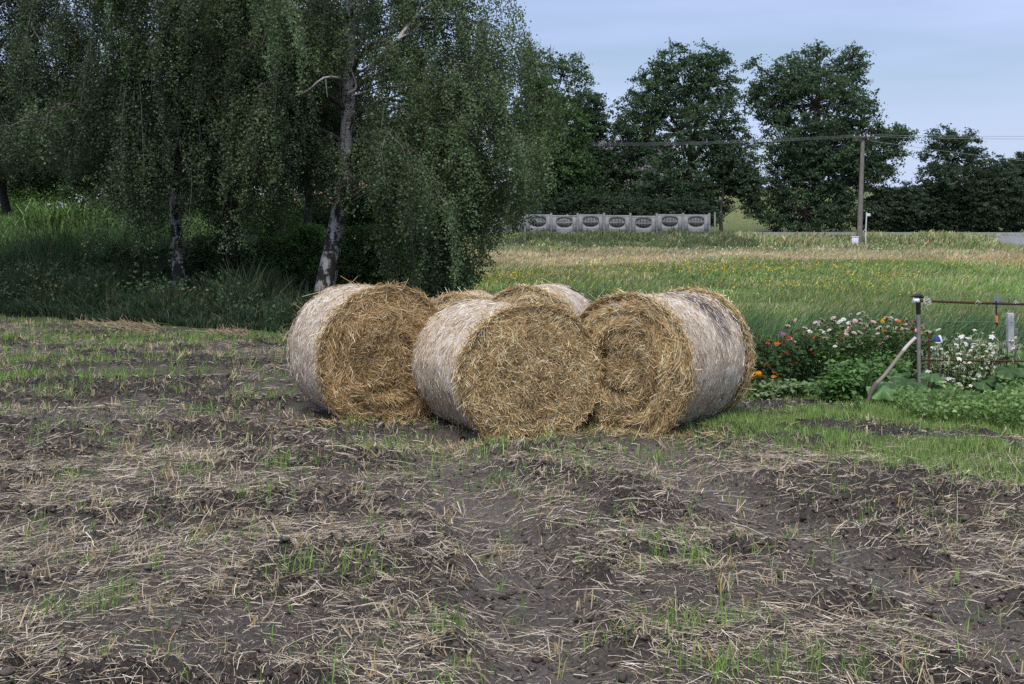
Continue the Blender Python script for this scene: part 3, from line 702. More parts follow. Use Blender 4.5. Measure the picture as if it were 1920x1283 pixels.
# ------------------------------------------------------------------ trees
def mat_birch():
    m, t, b = newmat('birch_bark'); N = t.nodes.new; K = t.links.new
    c = N('ShaderNodeTexCoord'); p = N('ShaderNodeMapping'); p.inputs['Scale'].default_value = (1, 1, 0.45); K(c.outputs['Object'], p.inputs[0])
    n = N('ShaderNodeTexNoise'); n.inputs['Scale'].default_value = 6.5; n.inputs['Detail'].default_value = 6; n.inputs['Roughness'].default_value = 0.6; K(p.outputs[0], n.inputs['Vector'])
    p2 = N('ShaderNodeMapping'); p2.inputs['Scale'].default_value = (1.5, 1.5, 9); K(c.outputs['Object'], p2.inputs[0])
    n2 = N('ShaderNodeTexNoise'); n2.inputs['Scale'].default_value = 3; n2.inputs['Detail'].default_value = 5; K(p2.outputs[0], n2.inputs['Vector'])
    a = attr_node(t)                                         # r: how much black bark (foot of the trunk)
    s = N('ShaderNodeSeparateColor'); K(a.outputs['Color'], s.inputs[0])
    q = N('ShaderNodeMath'); q.operation = 'SUBTRACT'; K(n.outputs['Fac'], q.inputs[0]); K(s.outputs[0], q.inputs[1])
    q2 = N('ShaderNodeMath'); q2.operation = 'MULTIPLY_ADD'; K(n2.outputs['Fac'], q2.inputs[0]); q2.inputs[1].default_value = 0.25; K(q.outputs[0], q2.inputs[2])
    r = N('ShaderNodeValToRGB'); e = r.color_ramp.elements
    e[0].position = 0.44; e[0].color = (0.018, 0.016, 0.015, 1); e[1].position = 0.53; e[1].color = (0.36, 0.355, 0.345, 1)
    K(q2.outputs[0], r.inputs[0]); K(r.outputs[0], b.inputs['Base Color'])
    u = N('ShaderNodeBump'); u.inputs['Strength'].default_value = 0.7; u.inputs['Distance'].default_value = 0.03
    K(q2.outputs[0], u.inputs['Height']); K(u.outputs[0], b.inputs['Normal'])
    b.inputs['Roughness'].default_value = 0.8
    return m
M_BIRCH = mat_birch()

ZMIN_PX = [-400, 40, 90, 165, 190, 250, 440, 500, 590, 650, 720, 770, 860, 900, 1000, 1100]
ZMIN_Z = [3.0, 2.9, 3.0, 2.9, 1.4, 0.75, 0.8, 1.9, 2.2, 1.5, 0.95, 0.35, 0.45, 1.5, 2.3, 3.9]
def birch(label, pts, base_r, R_out, n_br, leaf_c, n_str, zlo, top, asym=None, seed=0, dens=1.0, extra=(), dark=0.0, clear=0.0):
    base = np.array([pts[0][0], pts[0][1], float(H(pts[0][0], pts[0][1])) - 0.1])
    t = empty('birch_tree', base, label, 'birch tree')
    P = bez([np.array(p) - base for p in pts], 40)
    hgt = P[:, 2]
    rad = base_r * (1 - 0.93 * np.clip(hgt / top, 0, 1)) * (1 + 0.35 * np.exp(-hgt / 0.35)) * (1 + 0.04 * np.sin(hgt * 3))
    mb = MB(); v, f = tube(P, np.maximum(rad, 0.012), 14)
    blk = np.repeat(0.20 * np.exp(-np.maximum(hgt - 0.3, 0) / 2.2) + 0.015 + dark, 14)
    mb.add(v, f, np.stack([blk, blk, blk], 1)); mb.build('trunk', M_BIRCH, t, smooth=True)
    br = MB(); lv = MB()
    for i in range(n_br + len(extra)):
        u = (i + rng.uniform()) / n_br
        z = zlo + (top * 0.97 - zlo) * min(u, 1) ** 0.9
        if i >= n_br: z = extra[i - n_br][0]
        k = np.argmin(np.abs(hgt - z)); o = P[k]
        az = i * 2.399 + rng.uniform(-0.4, 0.4)
        ln = R_out * (1.0 - 0.72 * max(0, (z - 0.45 * top) / (0.55 * top))) * rng.uniform(0.55, 1.05)
        if asym: ln *= 1 + asym * math.cos(az)
        if i >= n_br: az, ln = extra[i - n_br][1], extra[i - n_br][2] * 0.82
        s = np.linspace(0, 1, 10)[:, None]
        dv = np.array([math.cos(az), math.sin(az), 0])
        B = o + dv * s * ln + np.array([0, 0, 1.0]) * (ln * (0.75 * s - 0.72 * s ** 2)) + np.cumsum(rng.normal(0, 0.05, (10, 3)), 0) * s
        add_tube(br, B, np.linspace(max(0.012, rad[k] * 0.42) if i < n_br else 0.024, 0.007, 10), 6, (0.10, 0.085, 0.075))
        clump = rng.normal(0, 0.16)
        nw = max(3, int(n_str / 5.6 * (ln / R_out) * (1.0 if z < 8.2 else 0.45) * dens))
        for q_ in range(nw):
            sw = rng.uniform(0.2, 1.0) ** 0.75
            a0 = np.array([np.interp(sw, s[:, 0], B[:, k_]) for k_ in range(3)])
            az2 = az + rng.normal(0, 0.9); out = rng.uniform(0.25, 0.95)
            zm = float(np.interp(960 + (a0[0] + base[0] + 0.5 * out * math.cos(az2)) / 23.0 * F, ZMIN_PX, ZMIN_Z)) + rng.uniform(-0.1, 0.6)
            dn = min(rng.uniform(0.3, 2.7), a0[2] + base[2] - zm)
            if dn < 0.15: dn = 0.15
            tw = np.linspace(0, 1, 9)
            Wp = a0 + np.stack([math.cos(az2) * out * np.sin(tw * 1.5), math.sin(az2) * out * np.sin(tw * 1.5), 0.10 * np.sin(tw * 3.1) - dn * tw ** 1.7], 1) + np.cumsum(rng.normal(0, 0.035, (9, 3)), 0)
            add_tube(br, Wp, np.linspace(0.010, 0.003, 9), 4, (0.05, 0.04, 0.035) if rng.uniform() < 0.8 else (0.17, 0.155, 0.145))
            ton = math.exp(clump + rng.normal(0, 0.24)); nst = int((3 + 6.5 * (dn + out)) * rng.uniform(0.55, 1.35))
            for j in range(nst):
                u_ = rng.uniform(0.05, 1) ** 0.8
                a1 = np.array([np.interp(u_, tw, Wp[:, k_]) for k_ in range(3)]) + rng.normal(0, 0.10, 3)
                l_ = min(rng.uniform(0.18, 0.85), max(0.12, a1[2] + base[2] - zm + 0.25)); m = int(l_ / 0.0108) + 4
                q = rng.uniform(0, 1, m); sway = rng.normal(0, 0.16, 2)
                C = a1 + np.stack([sway[0] * q, sway[1] * q, -l_ * q], 1) + rng.normal(0, 0.048, (m, 3))
                if clear > 0:                          # the crown opens in front of the trunk
                    tx = np.interp(C[:, 2], P[:, 2], P[:, 0]); ty = np.interp(C[:, 2], P[:, 2], P[:, 1]); za = C[:, 2] + base[2]
                    C = C[~((np.abs(C[:, 0] - tx) < 0.30) & (C[:, 1] < ty) & ((za < 2.7) | ((za > 3.2) & (za < 4.5)) | (za > 5.3)) & (rng.uniform(size=m) < np.where(za > 4.9, 0.55 * clear, clear)))]
                    m = len(C)
                    if m == 0: continue
                v, f = leaf_quads(C, rng.uniform(0.030, 0.060, m), 0.75, rdir(m) + np.array([0, 0, -0.6]))
                lv.add(v, f, np.repeat(jitter_col(m, np.array(leaf_c) * ton, 0.25, 0.06), 4, axis=0))
    br.build('branches', M_TWIG, t, smooth=True)
    lv.build('crown', M_LEAF, t)
    return t, base

def wp(px, py, d): return tuple(W(px, py, d))
rng = np.random.default_rng(104)
b1, _ = birch('weeping birch with a leaning black and white trunk just behind the bales', [wp(604, 592, 22.4), wp(613, 520, 22.4), wp(632, 420, 22.6), wp(647, 320, 22.8), wp(652, 220, 22.9), wp(656, 110, 23.0), (WX(660, 23), 23, 7.5), (WX(668, 23), 23.1, 10.2), (WX(672, 23), 23.1, 12.4)],
      0.20, 3.55, 50, (0.098, 0.138, 0.070), 60, 2.6, 12.0, -0.03, 1, clear=0.93, extra=[(2.6, -0.9, 2.6), (2.9, -0.3, 3.4), (3.1, 0.2, 3.8), (3.3, -0.6, 3.7), (3.6, 0.0, 4.1), (3.8, -1.1, 3.0), (4.0, -0.25, 4.2), (4.3, 0.3, 3.9), (4.6, -0.7, 3.6), (4.9, -0.1, 4.1), (5.2, -0.45, 3.9), (5.6, 0.15, 4.0), (6.2, -0.3, 3.9), (7.0, 0.0, 3.9), (2.8, -0.1, 3.0), (3.0, 0.5, 3.4), (2.6, -0.4, 4.4), (3.0, -0.2, 4.7), (2.4, 0.1, 4.3), (3.2, -0.5, 4.5), (2.1, -0.6, 3.2), (2.2, -0.15, 3.6), (5.9, -1.8, 1.7), (6.6, -1.4, 2.0), (5.6, -2.4, 2.3), (4.2, 2.9, 3.6), (4.8, -2.7, 3.7), (5.4, 3.3, 3.5), (6.0, -2.9, 3.6)])
rng = np.random.default_rng(105)
b2, _ = birch('weeping birch with a thin straight trunk, deep in shade left of the leaning birch', [wp(337, 585, 23.2), wp(335, 520, 23.2), wp(331, 430, 23.4), wp(325, 330, 23.4), wp(321, 200, 23.5), wp(319, 80, 23.5), (WX(318, 23.5), 23.5, 7.5), (WX(322, 23.5), 23.5, 10.0), (WX(325, 23.5), 23.5, 11.6)],
      0.135, 3.3, 48, (0.078, 0.112, 0.062), 60, 1.9, 11.4, 0.0, 2, dark=0.05, clear=0.6, extra=[(z_, a_, l_) for z_, a_, l_ in zip(np.linspace(3.4, 7.4, 16), -1.57 + 0.7 * np.sin(np.arange(16) * 2.3), 1.5 + 0.7 * np.cos(np.arange(16) * 1.7))] + [(3.6, -0.3, 3.8), (4.2, 0.2, 4.0), (4.9, -0.5, 4.0), (5.6, 0.0, 3.9), (6.3, -0.3, 3.8), (3.2, -0.8, 3.0)])
rng = np.random.default_rng(106)
b3, _ = birch('dark weeping birch at the left border of the picture', [wp(-20, 590, 23.6), wp(-22, 420, 23.8), wp(-15, 200, 24), wp(-10, 0, 24), (WX(-8, 24), 24, 9.5), (WX(-6, 24), 24, 11.2)],
      0.15, 3.2, 44, (0.070, 0.10, 0.058), 56, 3.2, 11.0, 0.0, 3)
# white dead limbs seen in the leaning birch
def dead_limbs():
    mb = MB()
    o = np.array(b1.location)
    for pts, r in (([(652, 150), (610, 145), (578, 170), (545, 185), (533, 195)], 0.028), ([(578, 170), (556, 180), (549, 200), (560, 218)], 0.014), ([(610, 145), (612, 165), (614, 182)], 0.012),
                   ([(653, 175), (668, 165), (662, 140), (654, 120)], 0.03), ([(700, 172), (745, 205), (752, 240), (760, 262)], 0.018), ([(660, 180), (700, 168), (730, 162), (800, 165)], 0.02),
                   ([(690, 130), (745, 75), (770, 62), (790, 45)], 0.035), ([(745, 75), (780, 30), (805, 10), (830, -8)], 0.04), ([(690, 330), (735, 338), (790, 345), (900, 362)], 0.022), ([(490, 108), (540, 102), (585, 100)], 0.016)):
        P = bez([W(a, b, 21.6 + 0.4 * math.sin(a * 0.05)) - o for a, b in pts], 12)
        add_tube(mb, P, np.linspace(r, r * 0.45, 12), 6, (0.30, 0.29, 0.28))
    mb.build('bare_limbs', M_TWIG, b1, smooth=True)
    mb = MB(); o = np.array(b2.location)
    for pts, r in (([(330, 130), (318, 60), (312, -10)], 0.05), ([(327, 115), (350, 85), (383, 38)], 0.028)):
        P = bez([W(a, b, 22.6) - o for a, b in pts], 10)
        add_tube(mb, P, np.linspace(r, r * 0.5, 10), 6, (0.26, 0.25, 0.24))
    mb.build('bare_limbs', M_TWIG, b2, smooth=True)
dead_limbs()

CL, LS = 2.9, 1.12
def crown_tree(name, label, cat, d, lobes, base_px, base_z=None, trunk_r=0.25, leaf_c=(0.05, 0.08, 0.03), leaf=0.2, n_clump=220, per=55, spray=0.75, group=None, droop=0.16, depth=0.8, fill=0.55, flat=0.95, sparse=1.0, trunk=True, bark=(0.05, 0.042, 0.036)):
    """lobes: (px, py, rx, ry) in photo pixels at distance d, turned into metres with a depth of their own"""
    bx = WX(base_px, d); bz = float(H(bx, d)) if base_z is None else base_z
    base = np.array([bx, d, bz])
    t = empty(name, base, label, cat, group)
    k = d / F
    C = np.array([[WX(l[0], d) - bx, rng.uniform(-0.25, 0.25) * l[2] * k * 2, WZ(l[1], d) - bz] for l in lobes]); S = np.array([[l[2] * k, 0.5 * (l[2] + l[3]) * k * depth, l[3] * k] for l in lobes])
    vol = (S[:, 0] * S[:, 2]); pr = vol / vol.sum()
    br = MB(); lv = MB()
    top = C[np.argmax(C[:, 2])]
    if trunk:
        mid = np.array([0.3 * top[0], 0.2 * top[1], 0.5 * top[2]])
        TP = bez([np.zeros(3) - np.array([0, 0, 0.2]), mid * 0.5 + rng.normal(0, 0.1, 3), mid, top * 0.9], 20)
        tm = MB(); add_tube(tm, TP, trunk_r * np.linspace(1.15, 0.12, 20), 10, bark); tm.build('trunk', M_TWIG, t, smooth=True)
        for c in C:
            q = TP[int(np.clip(19 * 0.75 * c[2] / max(top[2], 0.1), 2, 17))]
            m_ = (q + c) / 2 + np.array([0, 0, 0.12 * np.linalg.norm(c - q)])
            add_tube(br, bez([q, m_, c], 8), np.linspace(trunk_r * 0.4, trunk_r * 0.12, 8), 6, bark)
    nl = rng.choice(len(C), int(n_clump * CL), p=pr)
    for li in nl:
        dd = rdir(1)[0]; rr = rng.uniform(min(fill, 0.4) ** 3, 1) ** (1 / 3)
        cc = C[li] + dd * S[li] * rr
        if cc[2] < 0.1: cc[2] = rng.uniform(0.1, 0.5)
        tone = math.exp(rng.normal(0, 0.22))
        outw = unit(np.array([dd[0], dd[1], 0.25 * dd[2] + 0.15]))
        ns = max(3, int(per / 9 * sparse))
        az = rng.uniform(0, 2 * np.pi, ns); sl = spray * rng.uniform(0.5, 1.1, ns)
        for a_, l_ in zip(az, sl):
            q = np.linspace(0.08, 1, 9) + rng.normal(0, 0.04, 9)
            dv = np.array([math.cos(a_), math.sin(a_), rng.uniform(-0.35, 0.75)]) + outw * 0.7
            dv = dv / np.linalg.norm(dv)
            PP = cc + dv * (q * l_)[:, None] + np.array([0, 0, -1.0]) * (droop * l_ * q ** 2)[:, None] + rng.normal(0, 0.09 * spray, (9, 3)) * np.array([1, 1, flat])
            v, f = leaf_quads(PP, leaf * LS * rng.uniform(0.6, 1.15, 9), 0.62, rng.normal(size=(9, 3)) + dv * 0.5)
            lv.add(v, f, np.repeat(jitter_col(9, np.array(leaf_c) * tone, 0.18, 0.05), 4, axis=0))
        if trunk and rng.uniform() < 0.5:
            add_tube(br, bez([C[li], (C[li] + cc) / 2 + np.array([0, 0, 0.1]), cc], 5), np.linspace(trunk_r * 0.11, 0.015, 5), 4, bark)
    if trunk: br.build('branches', M_TWIG, t, smooth=True)
    lv.build('crown' if cat == 'tree' else 'foliage', M_LEAF, t)
    return t

rng = np.random.default_rng(107)
DG = (0.074, 0.122, 0.066)
# big dark broadleaf trees beyond the road
crown_tree('broadleaf_tree', 'tall dark tree beside the right end of the concrete fence', 'tree', 97,
    [(1285, 165, 75, 55), (1335, 150, 45, 45), (1230, 180, 45, 60), (1190, 235, 45, 60), (1270, 250, 90, 70), (1345, 230, 50, 60), (1375, 300, 45, 65), (1180, 320, 55, 55), (1260, 340, 80, 60), (1325, 350, 65, 55), (1210, 385, 55, 28), (1300, 395, 60, 26), (1255, 115, 40, 25), (1330, 108, 35, 20), (1372, 160, 18, 14), (1160, 395, 40, 25), (1240, 405, 50, 22), (1270, 380, 70, 35), (1320, 400, 40, 25), (1175, 275, 40, 40)],
    1283, None, 0.38, DG, 0.21, 560, 60, 0.95, 'dark trees beyond the road')
crown_tree('broadleaf_tree', 'tallest dark tree standing right behind the wooden pole', 'tree', 99,
    [(1540, 130, 75, 45), (1600, 110, 30, 28), (1480, 150, 60, 40), (1450, 190, 45, 50), (1520, 200, 80, 65), (1590, 190, 45, 60), (1470, 270, 55, 60), (1550, 280, 80, 60), (1620, 270, 40, 50), (1665, 255, 40, 22), (1690, 262, 22, 12), (1480, 340, 60, 50), (1560, 350, 70, 45), (1625, 330, 30, 35), (1500, 400, 70, 35), (1580, 390, 50, 30), (1500, 415, 70, 24), (1450, 380, 35, 45), (1570, 410, 55, 22), (1540, 300, 90, 60), (1640, 215, 24, 40), (1655, 300, 42, 30), (1635, 335, 40, 30), (1540, 95, 22, 12), (1420, 125, 22, 16), (1415, 180, 22, 18)],
    1530, None, 0.40, DG, 0.21, 640, 58, 0.95, 'dark trees beyond the road')
crown_tree('small_tree', 'small dark tree with a bare leaning trunk between the two tall trees', 'tree', 95,
    [(1375, 330, 38, 40), (1405, 345, 26, 36), (1360, 290, 30, 30), (1415, 385, 20, 24)], 1353, None, 0.16, (0.055, 0.09, 0.05), 0.18, 130, 50, 0.7, 'dark trees beyond the road')
crown_tree('broadleaf_tree', 'lighter green rounded tree behind the fence, next to the birch', 'tree', 96,
    [(1010, 215, 50, 50), (1050, 240, 50, 55), (985, 270, 40, 60), (1040, 310, 60, 60), (1075, 330, 40, 50), (1000, 350, 50, 40), (1050, 370, 45, 25), (1000, 165, 30, 25)], 1030, None, 0.3, (0.075, 0.135, 0.05), 0.21, 420, 60, 0.85)
crown_tree('broadleaf_tree', 'thin crowned tree with bare twig tips rising behind the rounded tree', 'tree', 102,
    [(1055, 140, 45, 28), (1085, 135, 18, 20), (1020, 130, 35, 30), (1040, 190, 50, 30), (1000, 110, 22, 22), (1095, 160, 15, 18), (1068, 110, 20, 10), (990, 140, 25, 30)], 1035, None, 0.28, (0.075, 0.12, 0.055), 0.2, 120, 42, 0.9, sparse=0.75)
crown_tree('broadleaf_tree', 'narrow dark tree in front of the grey roof between rounded and tall trees', 'tree', 98,
    [(1100, 200, 28, 30), (1110, 240, 28, 30), (1095, 290, 26, 40), (1130, 330, 34, 45), (1100, 360, 38, 40), (1150, 375, 30, 25)], 1108, None, 0.2, (0.06, 0.10, 0.052), 0.2, 260, 55, 0.8)
# bare twigs over the thin crowned tree
def bare_twigs():
    mb = MB(); 
    for o in [q for q in bpy.data.objects if q.name.startswith('broadleaf_tree') and 'bare twig' in q.get('label', '')]:
        b = np.array(o.location)
        for i in range(16):
            p0 = W(rng.uniform(975, 1040), 150, 102) - b; p1 = W(rng.uniform(965, 1045), rng.uniform(70, 110), 102) - b
            add_tube(mb, bez([p0, (p0 + p1) / 2 + rng.normal(0, 0.15, 3), p1], 6), np.linspace(0.03, 0.012, 6), 4, (0.16, 0.15, 0.14))
        mb.build('bare_twigs', M_TWIG, o, smooth=True)
bare_twigs()
for lab, lobes, bp in (('dark shrub behind the left panels of the concrete fence', [(965, 395, 45, 35), (1010, 400, 45, 28), (930, 390, 45, 40)], 975),
                       ('dark shrub behind the middle panels of the concrete fence', [(1070, 395, 50, 32), (1120, 390, 50, 35), (1160, 400, 40, 28)], 1110),
                       ('dark shrub behind the right panels of the concrete fence', [(1220, 400, 50, 28), (1270, 402, 50, 28), (1315, 404, 24, 24)], 1260)):
    crown_tree('fence_shrub', lab, 'bush', 93, lobes, bp, None, 0.06, (0.05, 0.08, 0.045), 0.17, 190, 55, 0.55, 'shrubs behind the concrete fence', fill=0.2, trunk=False)
# hedge and small tree at the right
crown_tree('small_tree', 'small dark tree with spiky shoots standing up out of the right hedge', 'tree', 98,
    [(1790, 300, 60, 38), (1770, 265, 32, 25), (1810, 270, 40, 25), (1840, 320, 40, 30), (1750, 330, 35, 28), (1795, 340, 60, 30)], 1795, None, 0.18, (0.062, 0.098, 0.056), 0.18, 170, 50, 0.7, sparse=0.9)
for i, (lab, lobes, bp) in enumerate((
    ('low dark bush just right of the wooden pole at the road edge', [(1672, 395, 45, 42), (1640, 412, 30, 28), (1700, 390, 38, 45), (1670, 420, 60, 20)], 1672),
    ('dark rounded bush under the small spiky tree', [(1740, 390, 45, 48), (1790, 395, 50, 45), (1770, 372, 45, 35), (1760, 420, 60, 20)], 1765),
    ('dark tall bush right of the small spiky tree', [(1840, 380, 42, 58), (1870, 360, 38, 55), (1850, 415, 55, 26)], 1850),
    ('dark bush at the right border behind the road', [(1905, 350, 32, 50), (1940, 340, 40, 60), (1910, 405, 40, 32), (1960, 390, 50, 45)], 1920))):
    crown_tree('hedge_bush', lab, 'bush', 98 + (i % 2) * 1.2, lobes, bp, None, 0.08, (0.062, 0.092, 0.056), 0.17, 420, 55, 0.55, 'bushes of the dark hedge along the road', fill=0.3, trunk=False)
# dark trees standing behind the birches on the bank
for lab, d, lobes, bp, col in (
    ('dark tree behind the left border birch, just left of the sky gaps', 36, [(10, 220, 120, 90), (60, 300, 120, 60), (-60, 200, 100, 120)], 20, (0.03, 0.048, 0.02)),
    ('dark tree on the bank behind and left of the thin trunked birch', 38, [(200, 230, 110, 75), (170, 290, 90, 60), (270, 250, 100, 80)], 215, (0.03, 0.05, 0.02)),
    ('dark tree on the bank behind and right of the thin trunked birch', 37, [(420, 180, 110, 120), (380, 280, 110, 80), (480, 270, 90, 80), (450, 80, 90, 80)], 425, (0.032, 0.052, 0.022)),
    ('dark tree behind the trunk of the leaning birch', 40, [(580, 200, 90, 120), (560, 300, 90, 60), (640, 240, 70, 110), (600, 90, 80, 80)], 575, (0.034, 0.054, 0.022))):
    crown_tree('bank_tree', lab, 'tree', d, lobes, bp, None, 0.16, col, 0.10, 330, 75, 0.55, 'dark trees behind the birches', fill=0.35)
for lab, lobes, bp, col in (
    ('lit green shrub far behind the left border birch, above the reed clump', [(20, 350, 90, 45), (100, 345, 70, 40), (-80, 340, 80, 60), (40, 395, 120, 35)], 30, (0.12, 0.20, 0.07)),
    ('green shrub behind the thin trunked birch, on the bank', [(230, 370, 80, 50), (300, 365, 70, 50), (260, 410, 100, 30)], 260, (0.07, 0.12, 0.045)),
    ('pale green shrub seen in the gap between the two birch trunks', [(470, 400, 70, 40), (540, 410, 60, 40), (420, 390, 60, 50), (500, 430, 90, 30)], 490, (0.11, 0.18, 0.07)),
    ('dull green shrub behind the leaning birch, left of the fence', [(640, 400, 60, 40), (720, 395, 60, 45), (800, 400, 60, 40), (870, 415, 50, 28)], 740, (0.06, 0.10, 0.04))):
    crown_tree('bank_shrub', lab, 'bush', 43, lobes, bp, None, 0.06, col, 0.10, 260, 60, 0.6, 'shrubs behind the birches', fill=0.2, trunk=False)
# bushes under the birches, leaf colours raised to stand in for missing light
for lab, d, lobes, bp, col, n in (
    ('green bush left of the leaning birch trunk, its lit look put into the leaf colour', 25.5, [(535, 490, 60, 50), (500, 520, 50, 45), (575, 470, 40, 40), (560, 530, 50, 40)], 535, (0.15, 0.25, 0.09), 200),
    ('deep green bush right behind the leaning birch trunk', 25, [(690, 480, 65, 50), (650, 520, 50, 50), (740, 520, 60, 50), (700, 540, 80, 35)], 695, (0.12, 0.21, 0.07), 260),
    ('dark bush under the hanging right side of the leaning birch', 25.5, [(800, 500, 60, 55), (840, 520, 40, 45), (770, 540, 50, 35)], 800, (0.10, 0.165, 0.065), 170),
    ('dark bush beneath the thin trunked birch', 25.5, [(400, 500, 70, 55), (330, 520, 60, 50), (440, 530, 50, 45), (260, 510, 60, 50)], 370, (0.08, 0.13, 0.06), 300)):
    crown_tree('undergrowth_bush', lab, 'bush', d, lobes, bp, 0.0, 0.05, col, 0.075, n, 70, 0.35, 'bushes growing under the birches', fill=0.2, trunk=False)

# undergrowth: tall dark grass and reeds along the field edge, lighter on the bank
rng = np.random.default_rng(108)
def build_undergrowth():
    mb = MB()
    n = 60000
    x = rng.uniform(-15.5, 0.6, n); y = edge(x) + 0.35 + rng.exponential(1.6, n) + 0.3 * fbm(x * 0.8, x * 0, 2, 101)
    h = rng.uniform(0.35, 1.25, n) * np.clip(0.7 + 0.95 * fbm(x * 1.1, y * 1.1, 3, 102), 0.2, 1.5) * sm(-0.1, 1.6, y - edge(x)) + 0.12
    h *= 1 - 0.5 * sm(-5.6, -3.2, x)
    v, f = blades(np.stack([x, y, H(x, y) - 0.03], 1), h, rng.uniform(0.012, 0.028, n), rng.uniform(0.1, 0.8, n))
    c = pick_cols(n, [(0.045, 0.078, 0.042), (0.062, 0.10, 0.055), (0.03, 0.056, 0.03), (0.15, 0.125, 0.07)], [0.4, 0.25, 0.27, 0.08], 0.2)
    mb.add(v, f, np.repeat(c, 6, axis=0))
    n = 26000; gx = rng.uniform(-14.5, 0.2, 420); gi = rng.integers(0, 420, n)         # nettles and other broad leaves
    gy = edge(gx) + 0.8 + rng.exponential(1.3, 420); gh = rng.uniform(0.3, 1.0, 420) * np.where(gx > -4.6, 0.5, 1)
    x = gx[gi] + rng.normal(0, 0.16, n); y = gy[gi] + rng.normal(0, 0.16, n)
    P = np.stack([x, y, H(x, y) + gh[gi] * rng.uniform(0.05, 1.0, n) ** 0.7], 1)
    v, f = leaf_quads(P, rng.uniform(0.04, 0.09, n), 0.55, rng.normal(size=(n, 3)))
    gc = pick_cols(420, [(0.045, 0.08, 0.036), (0.065, 0.105, 0.048), (0.033, 0.058, 0.03), (0.13, 0.11, 0.065)], [0.4, 0.3, 0.25, 0.05], 0.2)
    mb.add(v, f, np.repeat(gc[gi] * np.exp(rng.normal(0, 0.2, (n, 1))), 4, axis=0))
    n = 42000                                     # bank
    x = rng.uniform(-18, -8.6, n); y = rng.uniform(24.5, 36, n)
    h = rng.uniform(0.25, 0.8, n) * (0.9 + 0.5 * fbm(x * 0.5, y * 0.5, 2, 103))
    v, f = blades(np.stack([x, y, H(x, y) - 0.03], 1), h, rng.uniform(0.02, 0.04, n), rng.uniform(0.1, 0.7, n))
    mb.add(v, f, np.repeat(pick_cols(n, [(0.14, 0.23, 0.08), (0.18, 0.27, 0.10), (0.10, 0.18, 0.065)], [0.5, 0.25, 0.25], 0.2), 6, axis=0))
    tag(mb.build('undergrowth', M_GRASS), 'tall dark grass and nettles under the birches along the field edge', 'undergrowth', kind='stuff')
    # dark wind-bent reeds behind the bales and flower bed
    mb = MB()
    cx = np.concatenate([rng.uniform(-0.7, 2.4, 70), rng.uniform(2.9, 7.6, 150)]); cy = np.concatenate([rng.uniform(17.5, 23, 70), rng.uniform(14.6, 18.5, 150)])
    m = 22; X = np.repeat(cx, m) + rng.normal(0, 0.12, len(cx) * m); Y = np.repeat(cy, m) + rng.normal(0, 0.12, len(cx) * m); n = len(X)
    v, f = blades(np.stack([X, Y, H(X, Y) - 0.02], 1), rng.uniform(0.35, 0.85, n) * np.where(X < 2.6, 1.15, 0.85), rng.uniform(0.010, 0.022, n), rng.uniform(0.3, 0.95, n), rng.normal(0.25, 0.5, n), 0.35)
    mb.add(v, f, np.repeat(pick_cols(n, [(0.075, 0.135, 0.055), (0.10, 0.17, 0.07), (0.05, 0.095, 0.042)], [0.45, 0.3, 0.25], 0.18), 6, axis=0))
    tag(mb.build('reeds', M_GRASS), 'dark green wind bent reeds at the near edge of the meadow', 'reeds', kind='stuff')
    # the light reed clump on the bank
    b = W(118, 415, 31); b[2] = float(H(b[0], b[1]))
    t = empty('reed_clump', b, 'bright green broad leaved reed clump on the bank at the left', 'reeds')
    n = 420; P = np.stack([rng.normal(0, 0.55, n), rng.normal(0, 0.4, n), np.zeros(n)], 1)
    v, f = blades(P, rng.uniform(0.5, 1.35, n), rng.uniform(0.04, 0.075, n), rng.uniform(0.15, 0.75, n))
    q = MB(); q.add(v, f, np.repeat(pick_cols(n, [(0.13, 0.22, 0.06), (0.17, 0.26, 0.08), (0.09, 0.16, 0.05)], [0.5, 0.3, 0.2]), 6, axis=0))
    q.build('leaves', M_GRASS, t)
build_undergrowth()

